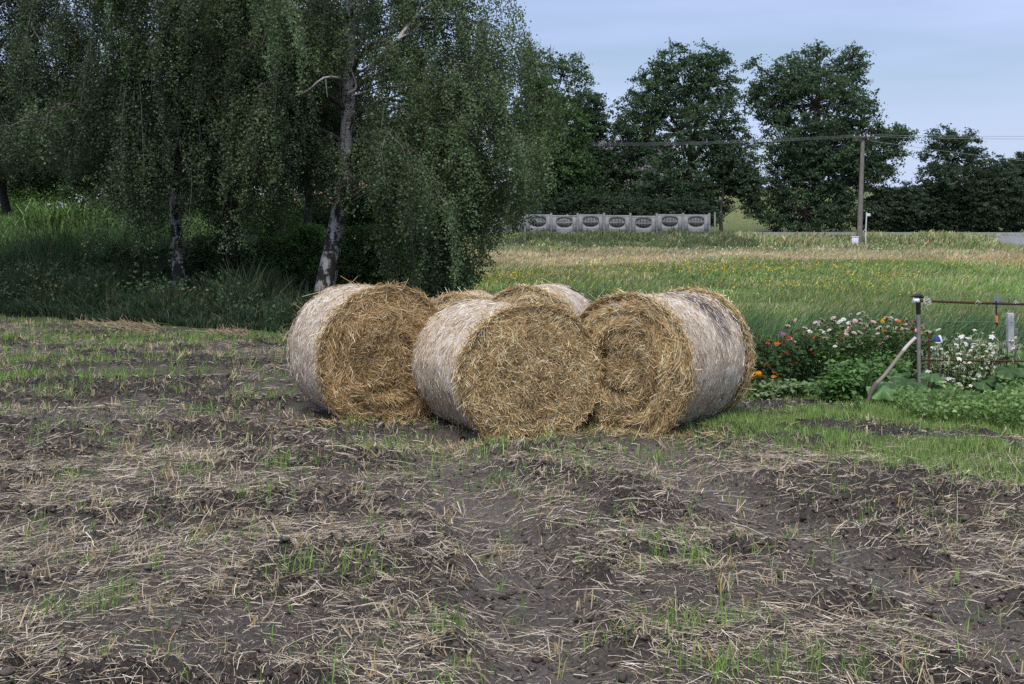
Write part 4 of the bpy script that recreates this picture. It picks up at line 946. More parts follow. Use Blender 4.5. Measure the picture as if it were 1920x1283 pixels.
# ------------------------------------------------------------------ concrete fence with oval lattice openings
def build_fence():
    d = 88.5; pitch = 49.4 * d / F; x0 = WX(1330, d)
    zt, zb = WZ(400, d), WZ(400, d) - 1.75
    t = empty('concrete_fence', (x0, d, zb), 'grey concrete panel fence with oval lattice openings along the road', 'fence')
    n = 17
    for i in range(n):
        xc = -(i + 0.5) * pitch; hw = pitch / 2 - 0.07; hh = 1.62
        zo = 0.05 * math.sin(i * 2.1) + 0.03 * math.sin(i * 5.3 + 1)
        mb = MB(); ez, rxo, rzo = 1.02, 0.62, 0.37; th = 0.03
        def slab(xa, xb, za, zb2, dy=0.0, tk=th):
            add_box(mb, (xc + (xa + xb) / 2, dy, (za + zb2) / 2 + zo), (xb - xa, tk * 2, zb2 - za))
        nx = 22; xs = np.linspace(-rxo, rxo, nx + 1)
        slab(-hw, -rxo, 0, hh); slab(rxo, hw, 0, hh)
        for a, b in zip(xs[:-1], xs[1:]):
            e = rzo * math.sqrt(max(0, 1 - ((a + b) / 2 / rxo) ** 2))
            slab(a, b, 0, ez - e); slab(a, b, ez + e, hh)
        for bx in np.linspace(-rxo + 0.1, rxo - 0.1, 10):
            e = rzo * math.sqrt(max(0, 1 - (bx / rxo) ** 2)) + 0.01
            slab(bx - 0.028, bx + 0.028, ez - e, ez + e, 0.0, 0.022)
        slab(-rxo, rxo, ez - 0.035, ez + 0.035, 0.0, 0.026)
        for zz in (0.28, 0.52, 1.52): slab(-hw, hw, zz - 0.012, zz + 0.012, -0.012, 0.026)
        mb.build('fence_panel', M_CONC, t)
    for i in range(n + 1):
        mb = MB(); add_box(mb, (-i * pitch, 0, 0.87), (0.15, 0.15, 1.78)); 
        o = mb.build('fence_post', M_CONC, t); bevel(o, 0.015)
    mb = MB(); add_box(mb, (0.42, -0.05, 0.9), (0.13, 0.13, 1.85)); bevel(mb.build('fence_post', M_CONC, t), 0.015)
build_fence()

# ------------------------------------------------------------------ houses behind the trees
def house(label, x, y, z, wx, wy, hw, hr, wall_c, roof_c, rz=0.0):
    t = empty('house', (x, y, z), label, 'house', rz=rz)
    MW = mat_noise('house_plaster', [tuple(q * 0.85 for q in wall_c), wall_c], 2, 0.9, 0.1, 0.01)
    m, tt, b = newmat('roof_tiles'); c = tt.nodes.new('ShaderNodeTexCoord'); wv = tt.nodes.new('ShaderNodeTexWave'); wv.inputs['Scale'].default_value = 1.6
    wv.bands_direction = 'X'; tt.links.new(c.outputs['Object'], wv.inputs['Vector'])
    n = tt.nodes.new('ShaderNodeTexNoise'); n.inputs['Scale'].default_value = 3; r = tt.nodes.new('ShaderNodeValToRGB')
    r.color_ramp.elements[0].color = (*[q * 0.7 for q in roof_c], 1); r.color_ramp.elements[1].color = (*roof_c, 1)
    tt.links.new(n.outputs['Fac'], r.inputs[0]); tt.links.new(r.outputs[0], b.inputs['Base Color'])
    u = tt.nodes.new('ShaderNodeBump'); u.inputs['Distance'].default_value = 0.05; tt.links.new(wv.outputs['Fac'], u.inputs['Height']); tt.links.new(u.outputs[0], b.inputs['Normal'])
    b.inputs['Roughness'].default_value = 0.8
    mb = MB(); add_box(mb, (0, 0, hw / 2), (wx, wy, hw))
    v = np.array([[-wx / 2, -wy / 2, hw], [-wx / 2, wy / 2, hw], [-wx / 2, 0, hw + hr], [wx / 2, -wy / 2, hw], [wx / 2, wy / 2, hw], [wx / 2, 0, hw + hr]])
    mb.add(v, [[0, 2, 1], [3, 4, 5]])
    mb.build('wall', MW, t)
    mb = MB(); ov = 0.5; sl = hr / (wy / 2)
    for s in (-1, 1):
        a = np.array([[-wx / 2 - ov, s * (wy / 2 + ov), hw - sl * ov + 0.02], [wx / 2 + ov, s * (wy / 2 + ov), hw - sl * ov + 0.02], [wx / 2 + ov, 0, hw + hr + 0.02], [-wx / 2 - ov, 0, hw + hr + 0.02]])
        mb.add(np.concatenate([a, a + np.array([0, 0, 0.18])]), BOXF)
    rf = mb.build('roof', m, t)
    mb = MB(); add_box(mb, (wx * 0.22, 0.4, hw + hr + 0.3), (0.7, 0.7, 1.5)); add_box(mb, (wx * 0.22, 0.4, hw + hr + 1.1), (0.85, 0.85, 0.12))
    mb.build('chimney', mat_noise('chimney_brick', [(0.25, 0.12, 0.08), (0.36, 0.2, 0.14)], 8), rf)
    GL = mat_noise('window_glass', [(0.03, 0.035, 0.045), (0.05, 0.06, 0.07)], 1, 0.1, 0, 0.001, spec=0.6)
    nw = max(2, int(wx / 3.2))
    for fl in range(int(hw // 2.8)):
        for i in range(nw):
            xx = -wx / 2 + (i + 0.5) * wx / nw; zz = 1.5 + fl * 2.8
            mb = MB()
            for dx, dz, sx, sz in ((-0.62, 0, 0.09, 1.4), (0.62, 0, 0.09, 1.4), (0, 0.66, 1.15, 0.09), (0, -0.66, 1.15, 0.09), (0, 0, 0.06, 1.23)):
                add_box(mb, (xx + dx, -wy / 2 - 0.02, zz + dz), (sx, 0.1, sz))
            wn = mb.build('window', M_WHITE, t)
            mb = MB(); add_box(mb, (xx, -wy / 2 - 0.012, zz), (1.14, 0.03, 1.22)); mb.build('pane', GL, wn)
    return t
house('salmon walled house with a dusty red tiled roof glimpsed through the birch', WX(690, 114), 114, 1.2, 15.0, 9.0, 6.0, 4.6, (0.45, 0.30, 0.25), (0.42, 0.21, 0.20))
house('pale walled house with a grey violet roof half hidden by the dark trees', WX(1180, 116), 116, 1.2, 7.5, 8.0, 4.6, 4.6, (0.5, 0.46, 0.42), (0.20, 0.17, 0.20))

# ------------------------------------------------------------------ pole, cabinet, sign, wires
def build_pole():
    d = 84.0; b = np.array([WX(1611, d), d, 0.0]); b[2] = float(H(b[0], d)) - 0.05
    top = WZ(256, d) - b[2]
    t = empty('utility_pole', b, 'weathered brown utility pole leaning slightly right beside the road', 'utility pole')
    lean = (1618 - 1611) * d / F
    mb = MB(); P = np.array([[lean * s, 0, top * s] for s in np.linspace(0, 1, 14)])
    add_tube(mb, P, np.linspace(0.205, 0.135, 14), 14, (0.5, 0.5, 0.5))
    mb.build('shaft', mat_noise('old_wood', [(0.10, 0.088, 0.078), (0.19, 0.17, 0.153), (0.28, 0.255, 0.235)], 7, 0.85, 0.6, 0.02, stretch=(3, 3, 0.35)), t, smooth=True)
    mb = MB(); add_box(mb, (lean, -0.2, top - 0.12), (1.7, 0.1, 0.1)); bevel(mb.build('crossarm', M_RUST, t), 0.01)
    for x in (-0.7, -0.25, 0.25, 0.7):
        mb = MB(); v = [(0.02, 0), (0.02, 0.06), (0.05, 0.07), (0.05, 0.12), (0.035, 0.13), (0.045, 0.17), (0.02, 0.2)]
        add_tube(mb, [[lean + x, -0.2, top - 0.07 + z] for r, z in v], [r for r, z in v], 10)
        mb.build('insulator', mat_noise('porcelain', [(0.3, 0.3, 0.32), (0.5, 0.5, 0.52)], 4, 0.2, 0, 0.001), t, smooth=True)
    return b, lean, top
PB, PLEAN, PTOP = build_pole()
def build_wires():
    top = PB + np.array([PLEAN, -0.2, PTOP])
    hx = WX(800, 110); specs = []
    for i, (dx, dz) in enumerate(((-0.7, 0.05), (-0.25, -0.02), (0.25, -0.10), (0.7, -0.16))):
        p = top + np.array([dx, 0, 0.08 + dz * 0.4])
        e = np.array([WX(795, 104), 104 + 0.2 * i, WZ(258, 104) - 0.10 * i])
        specs.append((p, e, 0.55, 'grey power line running left from the pole to the red roofed house, number %s from the top' % ['one', 'two', 'three', 'four'][i], 'left'))
    labs = ['uppermost grey power line running left from the pole towards the red roofed house', 'second grey power line from the top, running left from the pole',
            'third grey power line from the top, running left from the pole', 'lowest grey power line running left from the pole across the dark trees']
    for i, (p, e, sag, _, g) in enumerate(specs):
        s = np.linspace(0, 1, 40)[:, None]; P = p + (e - p) * s - np.array([0, 0, 1.0]) * sag * 4 * s * (1 - s)
        mb = MB(); add_tube(mb, P - p, 0.007, 5)
        o = mb.build('power_line', M_WIRE, smooth=True); o.location = p; tag(o, labs[i], 'wire', 'power lines on the pole')
    for i, (dz, e_px, e_py, e_d) in enumerate(((0.1, 2600, 236, 78), (-0.02, 2600, 246, 78), (-0.35, 2500, 352, 80))):
        p = top + np.array([0.5, 0, dz]); e = W(e_px, e_py, e_d)
        s = np.linspace(0, 1, 40)[:, None]; P = p + (e - p) * s - np.array([0, 0, 1.0]) * 0.35 * 4 * s * (1 - s)
        mb = MB(); add_tube(mb, P - p, 0.013, 5)
        o = mb.build('power_line', M_WIRE, smooth=True); o.location = p
        tag(o, ['upper of two close power lines leaving the pole to the right', 'lower of two close power lines leaving the pole to the right', 'thin sagging power line falling away to the right of the pole'][i], 'wire', 'power lines on the pole')
build_wires()
def roadside():
    d = 83.2; x = WX(1602.5, d); z = float(H(x, d)) - 0.02
    t = empty('utility_cabinet', (x, d, z), 'small white electric cabinet standing at the foot of the pole', 'cabinet')
    hb = WZ(445, d) - z
    mb = MB(); add_box(mb, (0, 0, hb * 0.5), (0.48, 0.3, hb)); bevel(mb.build('housing', M_WHITE, t), 0.02)
    mb = MB(); add_box(mb, (0, 0, hb + 0.03), (0.54, 0.36, 0.06)); bevel(mb.build('lid', M_WHITE, t), 0.015)
    mb = MB(); add_box(mb, (0, -0.155, hb * 0.58), (0.38, 0.016, hb * 0.7)); bevel(mb.build('door', M_WHITE, t), 0.006)
    d = 84.5; x = WX(1623, d); z = float(H(x, d)) - 0.02
    t = empty('sign_post', (x, d, z), 'thin white post with a small white plate right of the pole', 'sign')
    tp = WZ(398, d) - z
    mb = MB(); add_tube(mb, [[0, 0, 0], [0.02, 0, tp / 2], [0.08, 0, tp]], 0.045, 10); mb.build('post', M_WHITE, t, smooth=True)
    mb = MB(); add_box(mb, (0.2, -0.02, tp - 0.2), (0.3, 0.02, 0.2)); bevel(mb.build('plate', M_WHITE, t), 0.006)
roadside()

# ------------------------------------------------------------------ garden
rng = np.random.default_rng(109)
def dome_flower(name, col, ctr, r, n=12, tiers=2, mat=M_PETAL, h=0.35):
    mb = MB()
    for k in range(tiers):
        rr = r * (1 - 0.38 * k); z = 0.010 * k + 0.003
        for i in range(n):
            a = 2 * math.pi * (i + 0.5 * k) / n; ca, sa = math.cos(a), math.sin(a); pa = 2.4 * rr / n
            q = np.array([[0.15 * rr, 0, z + 0.004], [0.6 * rr, -pa, z + rr * h * 0.45], [rr, 0, z + rr * 0.05], [0.6 * rr, pa, z + rr * h * 0.45]])
            mb.add(np.stack([q[:, 0] * ca - q[:, 1] * sa, q[:, 0] * sa + q[:, 1] * ca, q[:, 2]], 1), [[0, 1, 2, 3]], np.clip(np.array(col) * rng.uniform(0.8, 1.15), 0, 0.9))
    v, f = tube([[0, 0, 0], [0, 0, r * 0.3], [0, 0, r * 0.42]], [r * 0.3, r * 0.27, r * 0.05], 7); mb.add(v, f, ctr)
    v, f = tube([[0, 0, -0.03], [0, 0, 0.0]], [0.003, 0.012], 5); mb.add(v, f, (0.05, 0.10, 0.03))
    o = mb.build(name, mat); me = o.data; bpy.data.objects.remove(o); return me
def star_flower(name, col, r):
    mb = MB()
    for i in range(5):
        a = 2 * math.pi * i / 5; ca, sa = math.cos(a), math.sin(a)
        q = np.array([[0, 0, 0.0], [0.55 * r, -0.36 * r, 0.012], [r, 0, 0.004], [0.55 * r, 0.36 * r, 0.012]])
        mb.add(np.stack([q[:, 0] * ca - q[:, 1] * sa, q[:, 0] * sa + q[:, 1] * ca, q[:, 2]], 1), [[0, 1, 2, 3]], np.array(col) * rng.uniform(0.9, 1.05))
    v, f = tube([[0, 0, -0.05], [0, 0, 0.004]], [0.003, 0.007], 5); mb.add(v, f, (0.45, 0.5, 0.32))
    o = mb.build(name, M_PETAL); me = o.data; bpy.data.objects.remove(o); return me

FC = {'pink': (0.55, 0.22, 0.30), 'pale': (0.66, 0.46, 0.44), 'white': (0.74, 0.72, 0.66), 'red': (0.42, 0.05, 0.035), 'orange': (0.62, 0.15, 0.025), 'coral': (0.55, 0.13, 0.08),
      'yellow': (0.66, 0.40, 0.04), 'purple': (0.35, 0.12, 0.30), 'magenta': (0.40, 0.09, 0.17), 'marigold': (0.75, 0.28, 0.01)}
FM = {k: [dome_flower('zinnia_flower', c, (0.30, 0.20, 0.04) if k in ('white', 'pale', 'pink') else (0.16, 0.06, 0.02), r) for r in (0.030, 0.040)] for k, c in FC.items()}
FS = [star_flower('star_flower', c, r) for c, r in (((0.74, 0.73, 0.66), 0.027), ((0.66, 0.62, 0.47), 0.023), ((0.76, 0.76, 0.72), 0.033))]

def put_flower(me, name, parent, loc, tilt=0.5, face=None):
    o = bpy.data.objects.new(name, me); COL.objects.link(o); o.parent = parent; o.location = [float(q) for q in loc]
    o.rotation_euler = (float(rng.normal(0.35, tilt)), float(rng.normal(0, tilt)), float(rng.uniform(0, 6.28)))
    s = float(rng.uniform(0.8, 1.2)); o.scale = (s, s, s)

def garden_plant(name, label, cat, x, y, h, r, nleaf, leaf, col, flowers=(), nfl=0, group=None, top_only=True, stems=8, aspect=0.5, fmesh=None, ftop=(0.8, 1.08), fname='flower_head', low=0.08):
    b = np.array([x, y, float(H(x, y)) - 0.01])
    t = empty(name, b, label, cat, group)
    sb = MB(); lb = MB(); tips = []
    for i in range(stems):
        a = rng.uniform(0, 2 * np.pi); q = rng.uniform(0.1, 1.0) ** 0.6 * r
        e = np.array([math.cos(a) * q, math.sin(a) * q, h * rng.uniform(0.75, 1.02) * (1 - 0.22 * (q / r) ** 2)])
        c = bez([np.array([e[0] * 0.15, e[1] * 0.15, 0]), np.array([e[0] * 0.55, e[1] * 0.55, e[2] * 0.55]), e], 7)
        add_tube(sb, c, np.linspace(0.006, 0.003, 7), 4, (0.06, 0.10, 0.035)); tips.append((c, e))
    n = nleaf; k = rng.integers(0, stems, n); s = rng.uniform(low, 1.0, n) ** 0.8
    C = np.stack([tips[i][0] for i in k]); ii = np.clip((s * 6).astype(int), 0, 5); fr = (s * 6 - ii)[:, None]
    P = C[np.arange(n), ii] * (1 - fr) + C[np.arange(n), ii + 1] * fr
    az = rng.uniform(0, 2 * np.pi, n); dv = np.stack([np.cos(az), np.sin(az), rng.uniform(-0.5, 0.5, n)], 1)
    sz = leaf * rng.uniform(0.55, 1.2, n)
    P = P + dv * (sz * 0.6 + r * 0.18 * rng.uniform(0, 1, n))[:, None]; P[:, 2] = np.maximum(P[:, 2], 0.02)
    # leaf = two halves folded along the midrib
    D = unit(dv); side = unit(np.cross(D, np.array([0, 0, 1.0]) + rng.normal(size=(n, 3)) * 0.5)); upv = np.cross(side, D)
    hl = sz[:, None] * 0.5; wv_ = hl * aspect * 1.0
    v = np.stack([P - D * hl, P + side * wv_ + upv * hl * 0.18, P + D * hl - np.array([0, 0, 1]) * hl * 0.25, P, P - side * wv_ + upv * hl * 0.18], 1).reshape(-1, 3)
    kk = np.arange(n)[:, None] * 5
    f = np.concatenate([kk + np.array([0, 1, 2, 3]), kk + np.array([0, 3, 2, 4])], 0)
    lb.add(v, f, np.repeat(jitter_col(n, col, 0.22, 0.06), 5, axis=0))
    sb.build('stems', M_LEAF, t); lb.build('foliage', M_LEAF, t)
    for i in range(nfl):
        c, e = tips[int(rng.integers(0, stems))]
        if i < stems: c, e = tips[i]
        z = h * rng.uniform(*ftop)
        loc = np.array([e[0] + rng.normal(0, 0.05), e[1] + rng.normal(0, 0.05) - 0.02, z * (1 - 0.15 * (np.hypot(e[0], e[1]) / r) ** 2)])
        if fmesh: me = fmesh[int(rng.integers(0, len(fmesh)))]
        else: me = FM[flowers[int(rng.integers(0, len(flowers)))]][int(rng.integers(0, 2))]
        put_flower(me, fname, t, loc, 0.35)
        sb2 = None
    return t

def garden():
    ZG = 'zinnia plants in the flower bed'
    dk = (0.09, 0.155, 0.055)
    # red and orange group beside the right bale
    for (px, d, h, fl, nf, lab) in ((1422, 12.2, 0.46, ['coral', 'orange', 'red'], 7, 'zinnia plant with coral heads touching the rightmost bale'),
                               (1448, 12.7, 0.60, ['red', 'orange', 'coral'], 8, 'zinnia plant with brick red heads, tallest of the red group'),
                               (1478, 12.3, 0.52, ['orange', 'coral', 'red'], 8, 'zinnia plant with orange heads between the red and pink zinnias'),
                               (1500, 12.9, 0.62, ['magenta', 'red', 'purple'], 5, 'zinnia plant with a few magenta heads behind the orange one')):
        garden_plant('zinnia_plant', lab, 'flower', WX(px, d), d, h, 0.2, 190, 0.085, (0.05, 0.09, 0.035), fl, nf, ZG, stems=9, aspect=0.6, ftop=(0.45, 1.05))
    for px, d in ((1416, 11.7), (1430, 11.8)):
        garden_plant('marigold_plant', 'low marigold with bright orange heads at the foot of the rightmost bale', 'flower', WX(px, d), d, 0.22, 0.12, 90, 0.05, (0.05, 0.09, 0.03), ['marigold'], 4, 'marigolds beside the bale', stems=6)
    # pale mixed group
    labs = ['purple and pale pink zinnia plant at the left end of the pink bed', 'zinnia plant thick with white and cream heads', 'zinnia plant with white, pink and one orange head', 'dark leafed zinnia with few pale pink heads',
            'zinnia plant with dusty pink heads at the middle of the pink bed', 'tall zinnia with a single high pink head', 'zinnia plant with cream and pink heads behind the potato plant', 'zinnia plant with white heads low in dark leaves',
            'zinnia plant with salmon and white heads left of the leaning branch', 'zinnia plant with orange and pink heads beside the grey gate post', 'tall zinnia with one dark red head standing over the pink bed', 'zinnia plant with pale heads right behind the leaning branch']
    pal = [['purple', 'pale'], ['white', 'pale', 'white'], ['white', 'pink', 'orange'], ['pale'], ['pink', 'pale'], ['pale', 'pink'], ['pale', 'white', 'pink'], ['white'], ['pale', 'white', 'coral'], ['orange', 'pale', 'yellow'], ['magenta', 'pink'], ['pale', 'white']]
    for i in range(12):
        px = 1512 + i * 19 + rng.uniform(-5, 5); d = 12.9 + 0.9 * ((i * 0.618) % 1)
        h = 0.66 - 0.05 * ((i * 0.618) % 1) + rng.uniform(-0.05, 0.08)
        garden_plant('zinnia_plant', labs[i], 'flower', WX(px, d), d, h, 0.25, 300, 0.085, dk, pal[i] + ['white', 'pale'], [12, 22, 19, 9, 18, 15, 18, 13, 17, 15, 10, 16][i], ZG, stems=11, aspect=0.36, ftop=(0.62, 1.12))
    # dark leafy filler plants behind potato
    # potato / tomato foliage
    for i, (px, d, h, r, lab) in enumerate(((1562, 11.3, 0.34, 0.26, 'bushy potato plant, left and lowest of the three'), (1612, 11.5, 0.5, 0.34, 'bushy potato plant, broadest, left of the leaning branch'), (1660, 11.9, 0.48, 0.28, 'bushy potato plant behind the leaning branch'))):
        garden_plant('potato_plant', lab, 'plant', WX(px, d), d, h, r, 620, 0.075, (0.13, 0.235, 0.08), group='potato plants in the garden', stems=18, aspect=0.5)
    # low pale ground plants
    for i in range(6):
        px = 1408 + i * 23; d = 11.5 + 0.12 * (i % 2)
        garden_plant('strawberry_plant', 'low pale leafed plant in the row at the edge of the bare garden soil', 'plant', WX(px, d), d, 0.17, 0.17, 120, 0.075, (0.19, 0.28, 0.13), group='low plants in a row beside the bale', stems=9, aspect=0.85)
    # white tobacco flowers
    labs = ['white flowering plant directly right of the rusty iron stake', 'white flowering plant below the blue cap', 'small white flowering plant between stake and concrete post, nearest the stake', 'tall white flowering plant halfway between stake and concrete post',
            'dense white flowering plant halfway along the lower rod', 'white flowering plant with drooping cream heads left of the hanging hoe', 'white flowering plant straight under the hanging hoe', 'white flowering plant just left of the concrete post',
            'white flowering plant behind the concrete post', 'white flowering plant right of the concrete post', 'low white flowering plant under the lower rod', 'white flowering plant at the right border of the picture']
    for i in range(12):
        px = 1762 + i * 15.5 + rng.uniform(-3, 3); d = 11.95 + 0.9 * ((i * 0.618 + 0.2) % 1)
        garden_plant('white_flower_plant', labs[i], 'flower', WX(px, d), d, 0.52 + rng.uniform(-0.08, 0.08), 0.21, 130, 0.06, (0.17, 0.25, 0.11), nfl=42, group='white flowering plants behind the garden rods', stems=14, fmesh=FS, ftop=(0.12, 1.08), aspect=0.45)
    # squash plants
    big_leaf = []
    for kx in range(3):
        rr, aa = np.meshgrid(np.linspace(0.02, 1, 6), np.linspace(0, 2 * np.pi, 41), indexing='ij')
        ol = (0.90 + 0.09 * np.cos(5 * (aa + 0.1 * kx)) + 0.025 * np.cos(17 * aa + kx) + 0.05 * np.cos(aa * 2 + kx)) * (1 - 0.55 * np.exp(-((np.abs(aa - np.pi)) / 0.30) ** 2))
        X = rr * ol * np.cos(aa); Y = rr * ol * np.sin(aa); Z = 0.16 * rr ** 2 * np.cos(5 * aa) * 0.6 - 0.22 * rr ** 2 + 0.05 * vnoise(X * 4 + kx, Y * 4, 120)
        i, j = np.meshgrid(np.arange(5), np.arange(40), indexing='ij'); k = 41
        f = np.stack([i * k + j, i * k + j + 1, (i + 1) * k + j + 1, (i + 1) * k + j], -1).reshape(-1, 4)
        big_leaf.append((np.stack([X, Y, Z], -1).reshape(-1, 3), f, aa.reshape(-1), rr.reshape(-1)))
    def squash(label, px, d, specs):
        b = np.array([WX(px, d), d, 0.0]); b[2] = float(H(b[0], d)) - 0.01
        t = empty('squash_plant', b, label, 'plant', 'squash plants under the garden rods')
        for (lx, ly, dd, sz, tilt, az) in specs:
            p = W(lx, ly, d + dd) - b
            v, f, aa, rr = big_leaf[int(rng.integers(0, 3))]
            v = v * sz * 1.02; tilt = tilt + rng.normal(0, 0.35) - 0.15; az = az + rng.normal(0, 0.6); p = p + np.array([0, rng.normal(0, 0.10), rng.normal(0, 0.025)]); ct, st = math.cos(tilt), math.sin(tilt); ca, sa = math.cos(az), math.sin(az)
            v = np.stack([v[:, 0] * ca - v[:, 1] * sa, v[:, 0] * sa + v[:, 1] * ca, v[:, 2]], 1)
            v = np.stack([v[:, 0], v[:, 1] * ct - v[:, 2] * st, v[:, 1] * st + v[:, 2] * ct], 1)
            vein = np.exp(-(np.mod(aa * 5 / (2 * np.pi) + 0.5, 1) - 0.5) ** 2 * 160) * 0.5
            c = np.array([0.11, 0.20, 0.075]) * rng.uniform(0.55, 1.35) * (1 + vein[:, None])
            mb = MB(); mb.add(v + p, f, c); mb.build('leaf', M_LEAF, t, smooth=True)
            mb = MB(); add_tube(mb, bez([np.array([0, 0, 0.02]) + rng.normal(0, 0.05, 3) * [1, 1, 0], p * np.array([0.7, 0.7, 0.45]) , p], 8), 0.008, 6, (0.10, 0.15, 0.06)); mb.build('leaf_stalk', M_LEAF, t, smooth=True)
    squash('large leaved squash plant at the foot of the leaning branch', 1690, 11.2,
           [(1655, 738, -0.2, 0.17, 0.9, 1.2), (1680, 728, 0.0, 0.19, 0.7, 0.2), (1712, 722, 0.1, 0.18, 0.6, 2.6), (1738, 738, 0.0, 0.19, 0.8, 4.0), (1745, 705, 0.3, 0.13, 0.9, 0.7), (1720, 745, -0.2, 0.17, 1.0, 5.0), (1700, 705, 0.35, 0.14, 0.5, 3.0), (1768, 722, 0.25, 0.15, 0.7, 1.9)])
    squash('dark leaved squash plant climbing round the foot of the concrete post', 1890, 11.9,
           [(1880, 695, 0, 0.15, 0.8, 1.0), (1905, 690, 0.1, 0.15, 0.7, 2.0), (1895, 722, -0.2, 0.15, 1.0, 0.2), (1918, 712, -0.1, 0.16, 0.9, 4.0), (1870, 715, 0.0, 0.13, 0.8, 3.0), (1845, 722, 0.0, 0.12, 0.7, 5.0), (1885, 735, -0.3, 0.14, 1.1, 2.2)])
    # low weeds in front
    n = 34000
    x = rng.uniform(3.15, 6.6, n); y = rng.uniform(8.2, 12.2, n)
    lo = 10.15 - 0.55 * (x - 3.2); hi = np.where(x < 4.75, 10.75, 11.2)
    k = (y > lo + 0.15 * fbm(x * 2, y * 2, 2, 130)) & (y < hi)
    k &= rng.uniform(size=n) < sm(-0.6, 0.0, fbm(x * 2.2, y * 2.2, 3, 131))
    k &= ~(((x - 3.1) < 0.45) & (y < 10.4)) & ~((np.abs(x - 3.38) < 0.16) & (y < 11.0))
    x, y = x[k], y[k]; n = len(x)
    hh = (0.10 + 0.14 * sm(0, 1.0, y - 9.0 + 0.45 * (x - 3.2))) * (1 + 0.5 * fbm(x * 2.5, y * 2.5, 2, 132))
    P = np.stack([x, y, H(x, y) + hh * rng.uniform(0.05, 1, n) ** 0.6], 1)
    v, f = leaf_quads(P, rng.uniform(0.025, 0.062, n), 0.55, rng.normal(size=(n, 3)) * np.array([1, 1, 0.6]))
    mb = MB(); mb.add(v, f, np.repeat(pick_cols(n, [(0.20, 0.31, 0.11), (0.26, 0.37, 0.145), (0.14, 0.23, 0.08)], [0.5, 0.25, 0.25], 0.2), 4, axis=0))
    m = 2500; k = rng.integers(0, n, m); Q = P[k].copy(); Q[:, 2] = H(Q[:, 0], Q[:, 1])
    v, f = blades(Q, rng.uniform(0.1, 0.26, m), 0.006, rng.uniform(0.1, 0.5, m)); mb.add(v, f, (0.08, 0.13, 0.045))
    tag(mb.build('low_weeds', M_LEAF), 'pale green low weeds spreading in front of the squash plants', 'weeds', kind='stuff')

    # rods, posts and tools
    d = 11.9; b = W(1722, 715, d); zt = WZ(566, d)
    gz = float(H(b[0], d)) - 0.05
    t = empty('gate_post', (b[0], d, gz), 'thin grey steel post carrying the rusty rods', 'post')
    mb = MB(); add_tube(mb, [[0.012, 0, 0], [0.004, 0, (zt - gz) / 2], [0, 0, zt - gz]], 0.021, 10); mb.build('shaft', M_GALV, t, smooth=True)
    mb = MB(); add_tube(mb, [[0, 0, zt - gz - 0.13], [0, 0, zt - gz - 0.0]], 0.024, 10); mb.build('sleeve', M_BLACK, t, smooth=True)
    top = np.array([b[0], d, zt])
    # top rod and lower rod
    def rod(label, p, q, r, sag=0.0):
        s = np.linspace(0, 1, 24)[:, None]; P = p + (q - p) * s - np.array([0, 0, 1.0]) * sag * 4 * s * (1 - s)
        mb = MB(); add_tube(mb, P - p, r, 8); o = mb.build('iron_rod', M_RUST, smooth=True); o.location = p
        tag(o, label, 'rod', 'rusty rods of the garden rail')
    rod('upper rusty iron rod running right from the top of the grey post', W(1726, 564, d - 0.03), W(2060, 572, d + 0.1), 0.0135, 0.01)
    rod('lower rusty iron rod running right through the white flowers', W(1728, 675, d - 0.03), W(2060, 677, d + 0.1), 0.010, 0.006)
    for i, (y0, y1) in enumerate(((557, 556), (572, 575), (602, 603), (637, 640))):
        p, q = W(1724, y0, d + 0.03), W(2060, y1, d + 0.12); s = np.linspace(0, 1, 16)[:, None]
        P = p + (q - p) * s - np.array([0, 0, 1.0]) * 0.008 * 4 * s * (1 - s)
        mb = MB(); add_tube(mb, P - p, 0.0016, 4); o = mb.build('fence_wire', M_WIRE, smooth=True); o.location = p
        tag(o, ['thin wire just above the upper rusty rod', 'thin wire just below the upper rusty rod', 'thin wire a hand below the upper rusty rod', 'thin wire behind the tops of the white flowers'][i], 'wire', 'thin wires of the garden rail')
    # spool, black clip and twine on the post top
    p = W(1717, 564, d - 0.05)
    o = MB(); add_tube(o, [[-0.03, 0, 0], [-0.024, 0, 0], [-0.02, 0, 0], [0.02, 0, 0], [0.024, 0, 0], [0.03, 0, 0]], [0.026, 0.026, 0.022, 0.022, 0.026, 0.026], 14)
    o = o.build('insulator_spool', M_WHITE, smooth=True); o.location = p; tag(o, 'white insulator spool beside the top of the grey post', 'insulator')
    p = W(1722, 557, d - 0.03)
    mb = MB(); add_tube(mb, bez([[-0.085, 0, 0.004], [-0.03, 0, 0.012], [0.02, 0, 0.008], [0.055, 0, -0.006]], 10), [0.006, 0.009, 0.013, 0.017, 0.02, 0.022, 0.022, 0.02, 0.016, 0.008], 8)
    o = mb.build('black_cap', M_BLACK, smooth=True); o.location = p; tag(o, 'black plastic cap lying across the top of the grey post', 'cap')
    p = W(1732, 566, d - 0.06); mb = MB()
    q = [[0, 0, 0]]
    for i in range(26): a = i * 0.9; q.append([0.03 + 0.035 * math.cos(a) + 0.0008 * i, 0.012 * math.sin(i), 0.005 + 0.045 * math.sin(a) * (0.6 + 0.4 * math.sin(i * 0.7))])
    q += [[0.03, 0, -0.06], [0.05, 0, -0.09]]
    add_tube(mb, bez(q, 160), 0.0024, 5, (0.5, 0.5, 0.5)); o = mb.build('twine', mat_noise('white_twine', [(0.55, 0.55, 0.5), (0.7, 0.7, 0.66)], 30), smooth=True); o.location = p
    tag(o, 'tangle of white twine hanging from the top of the grey post', 'twine')
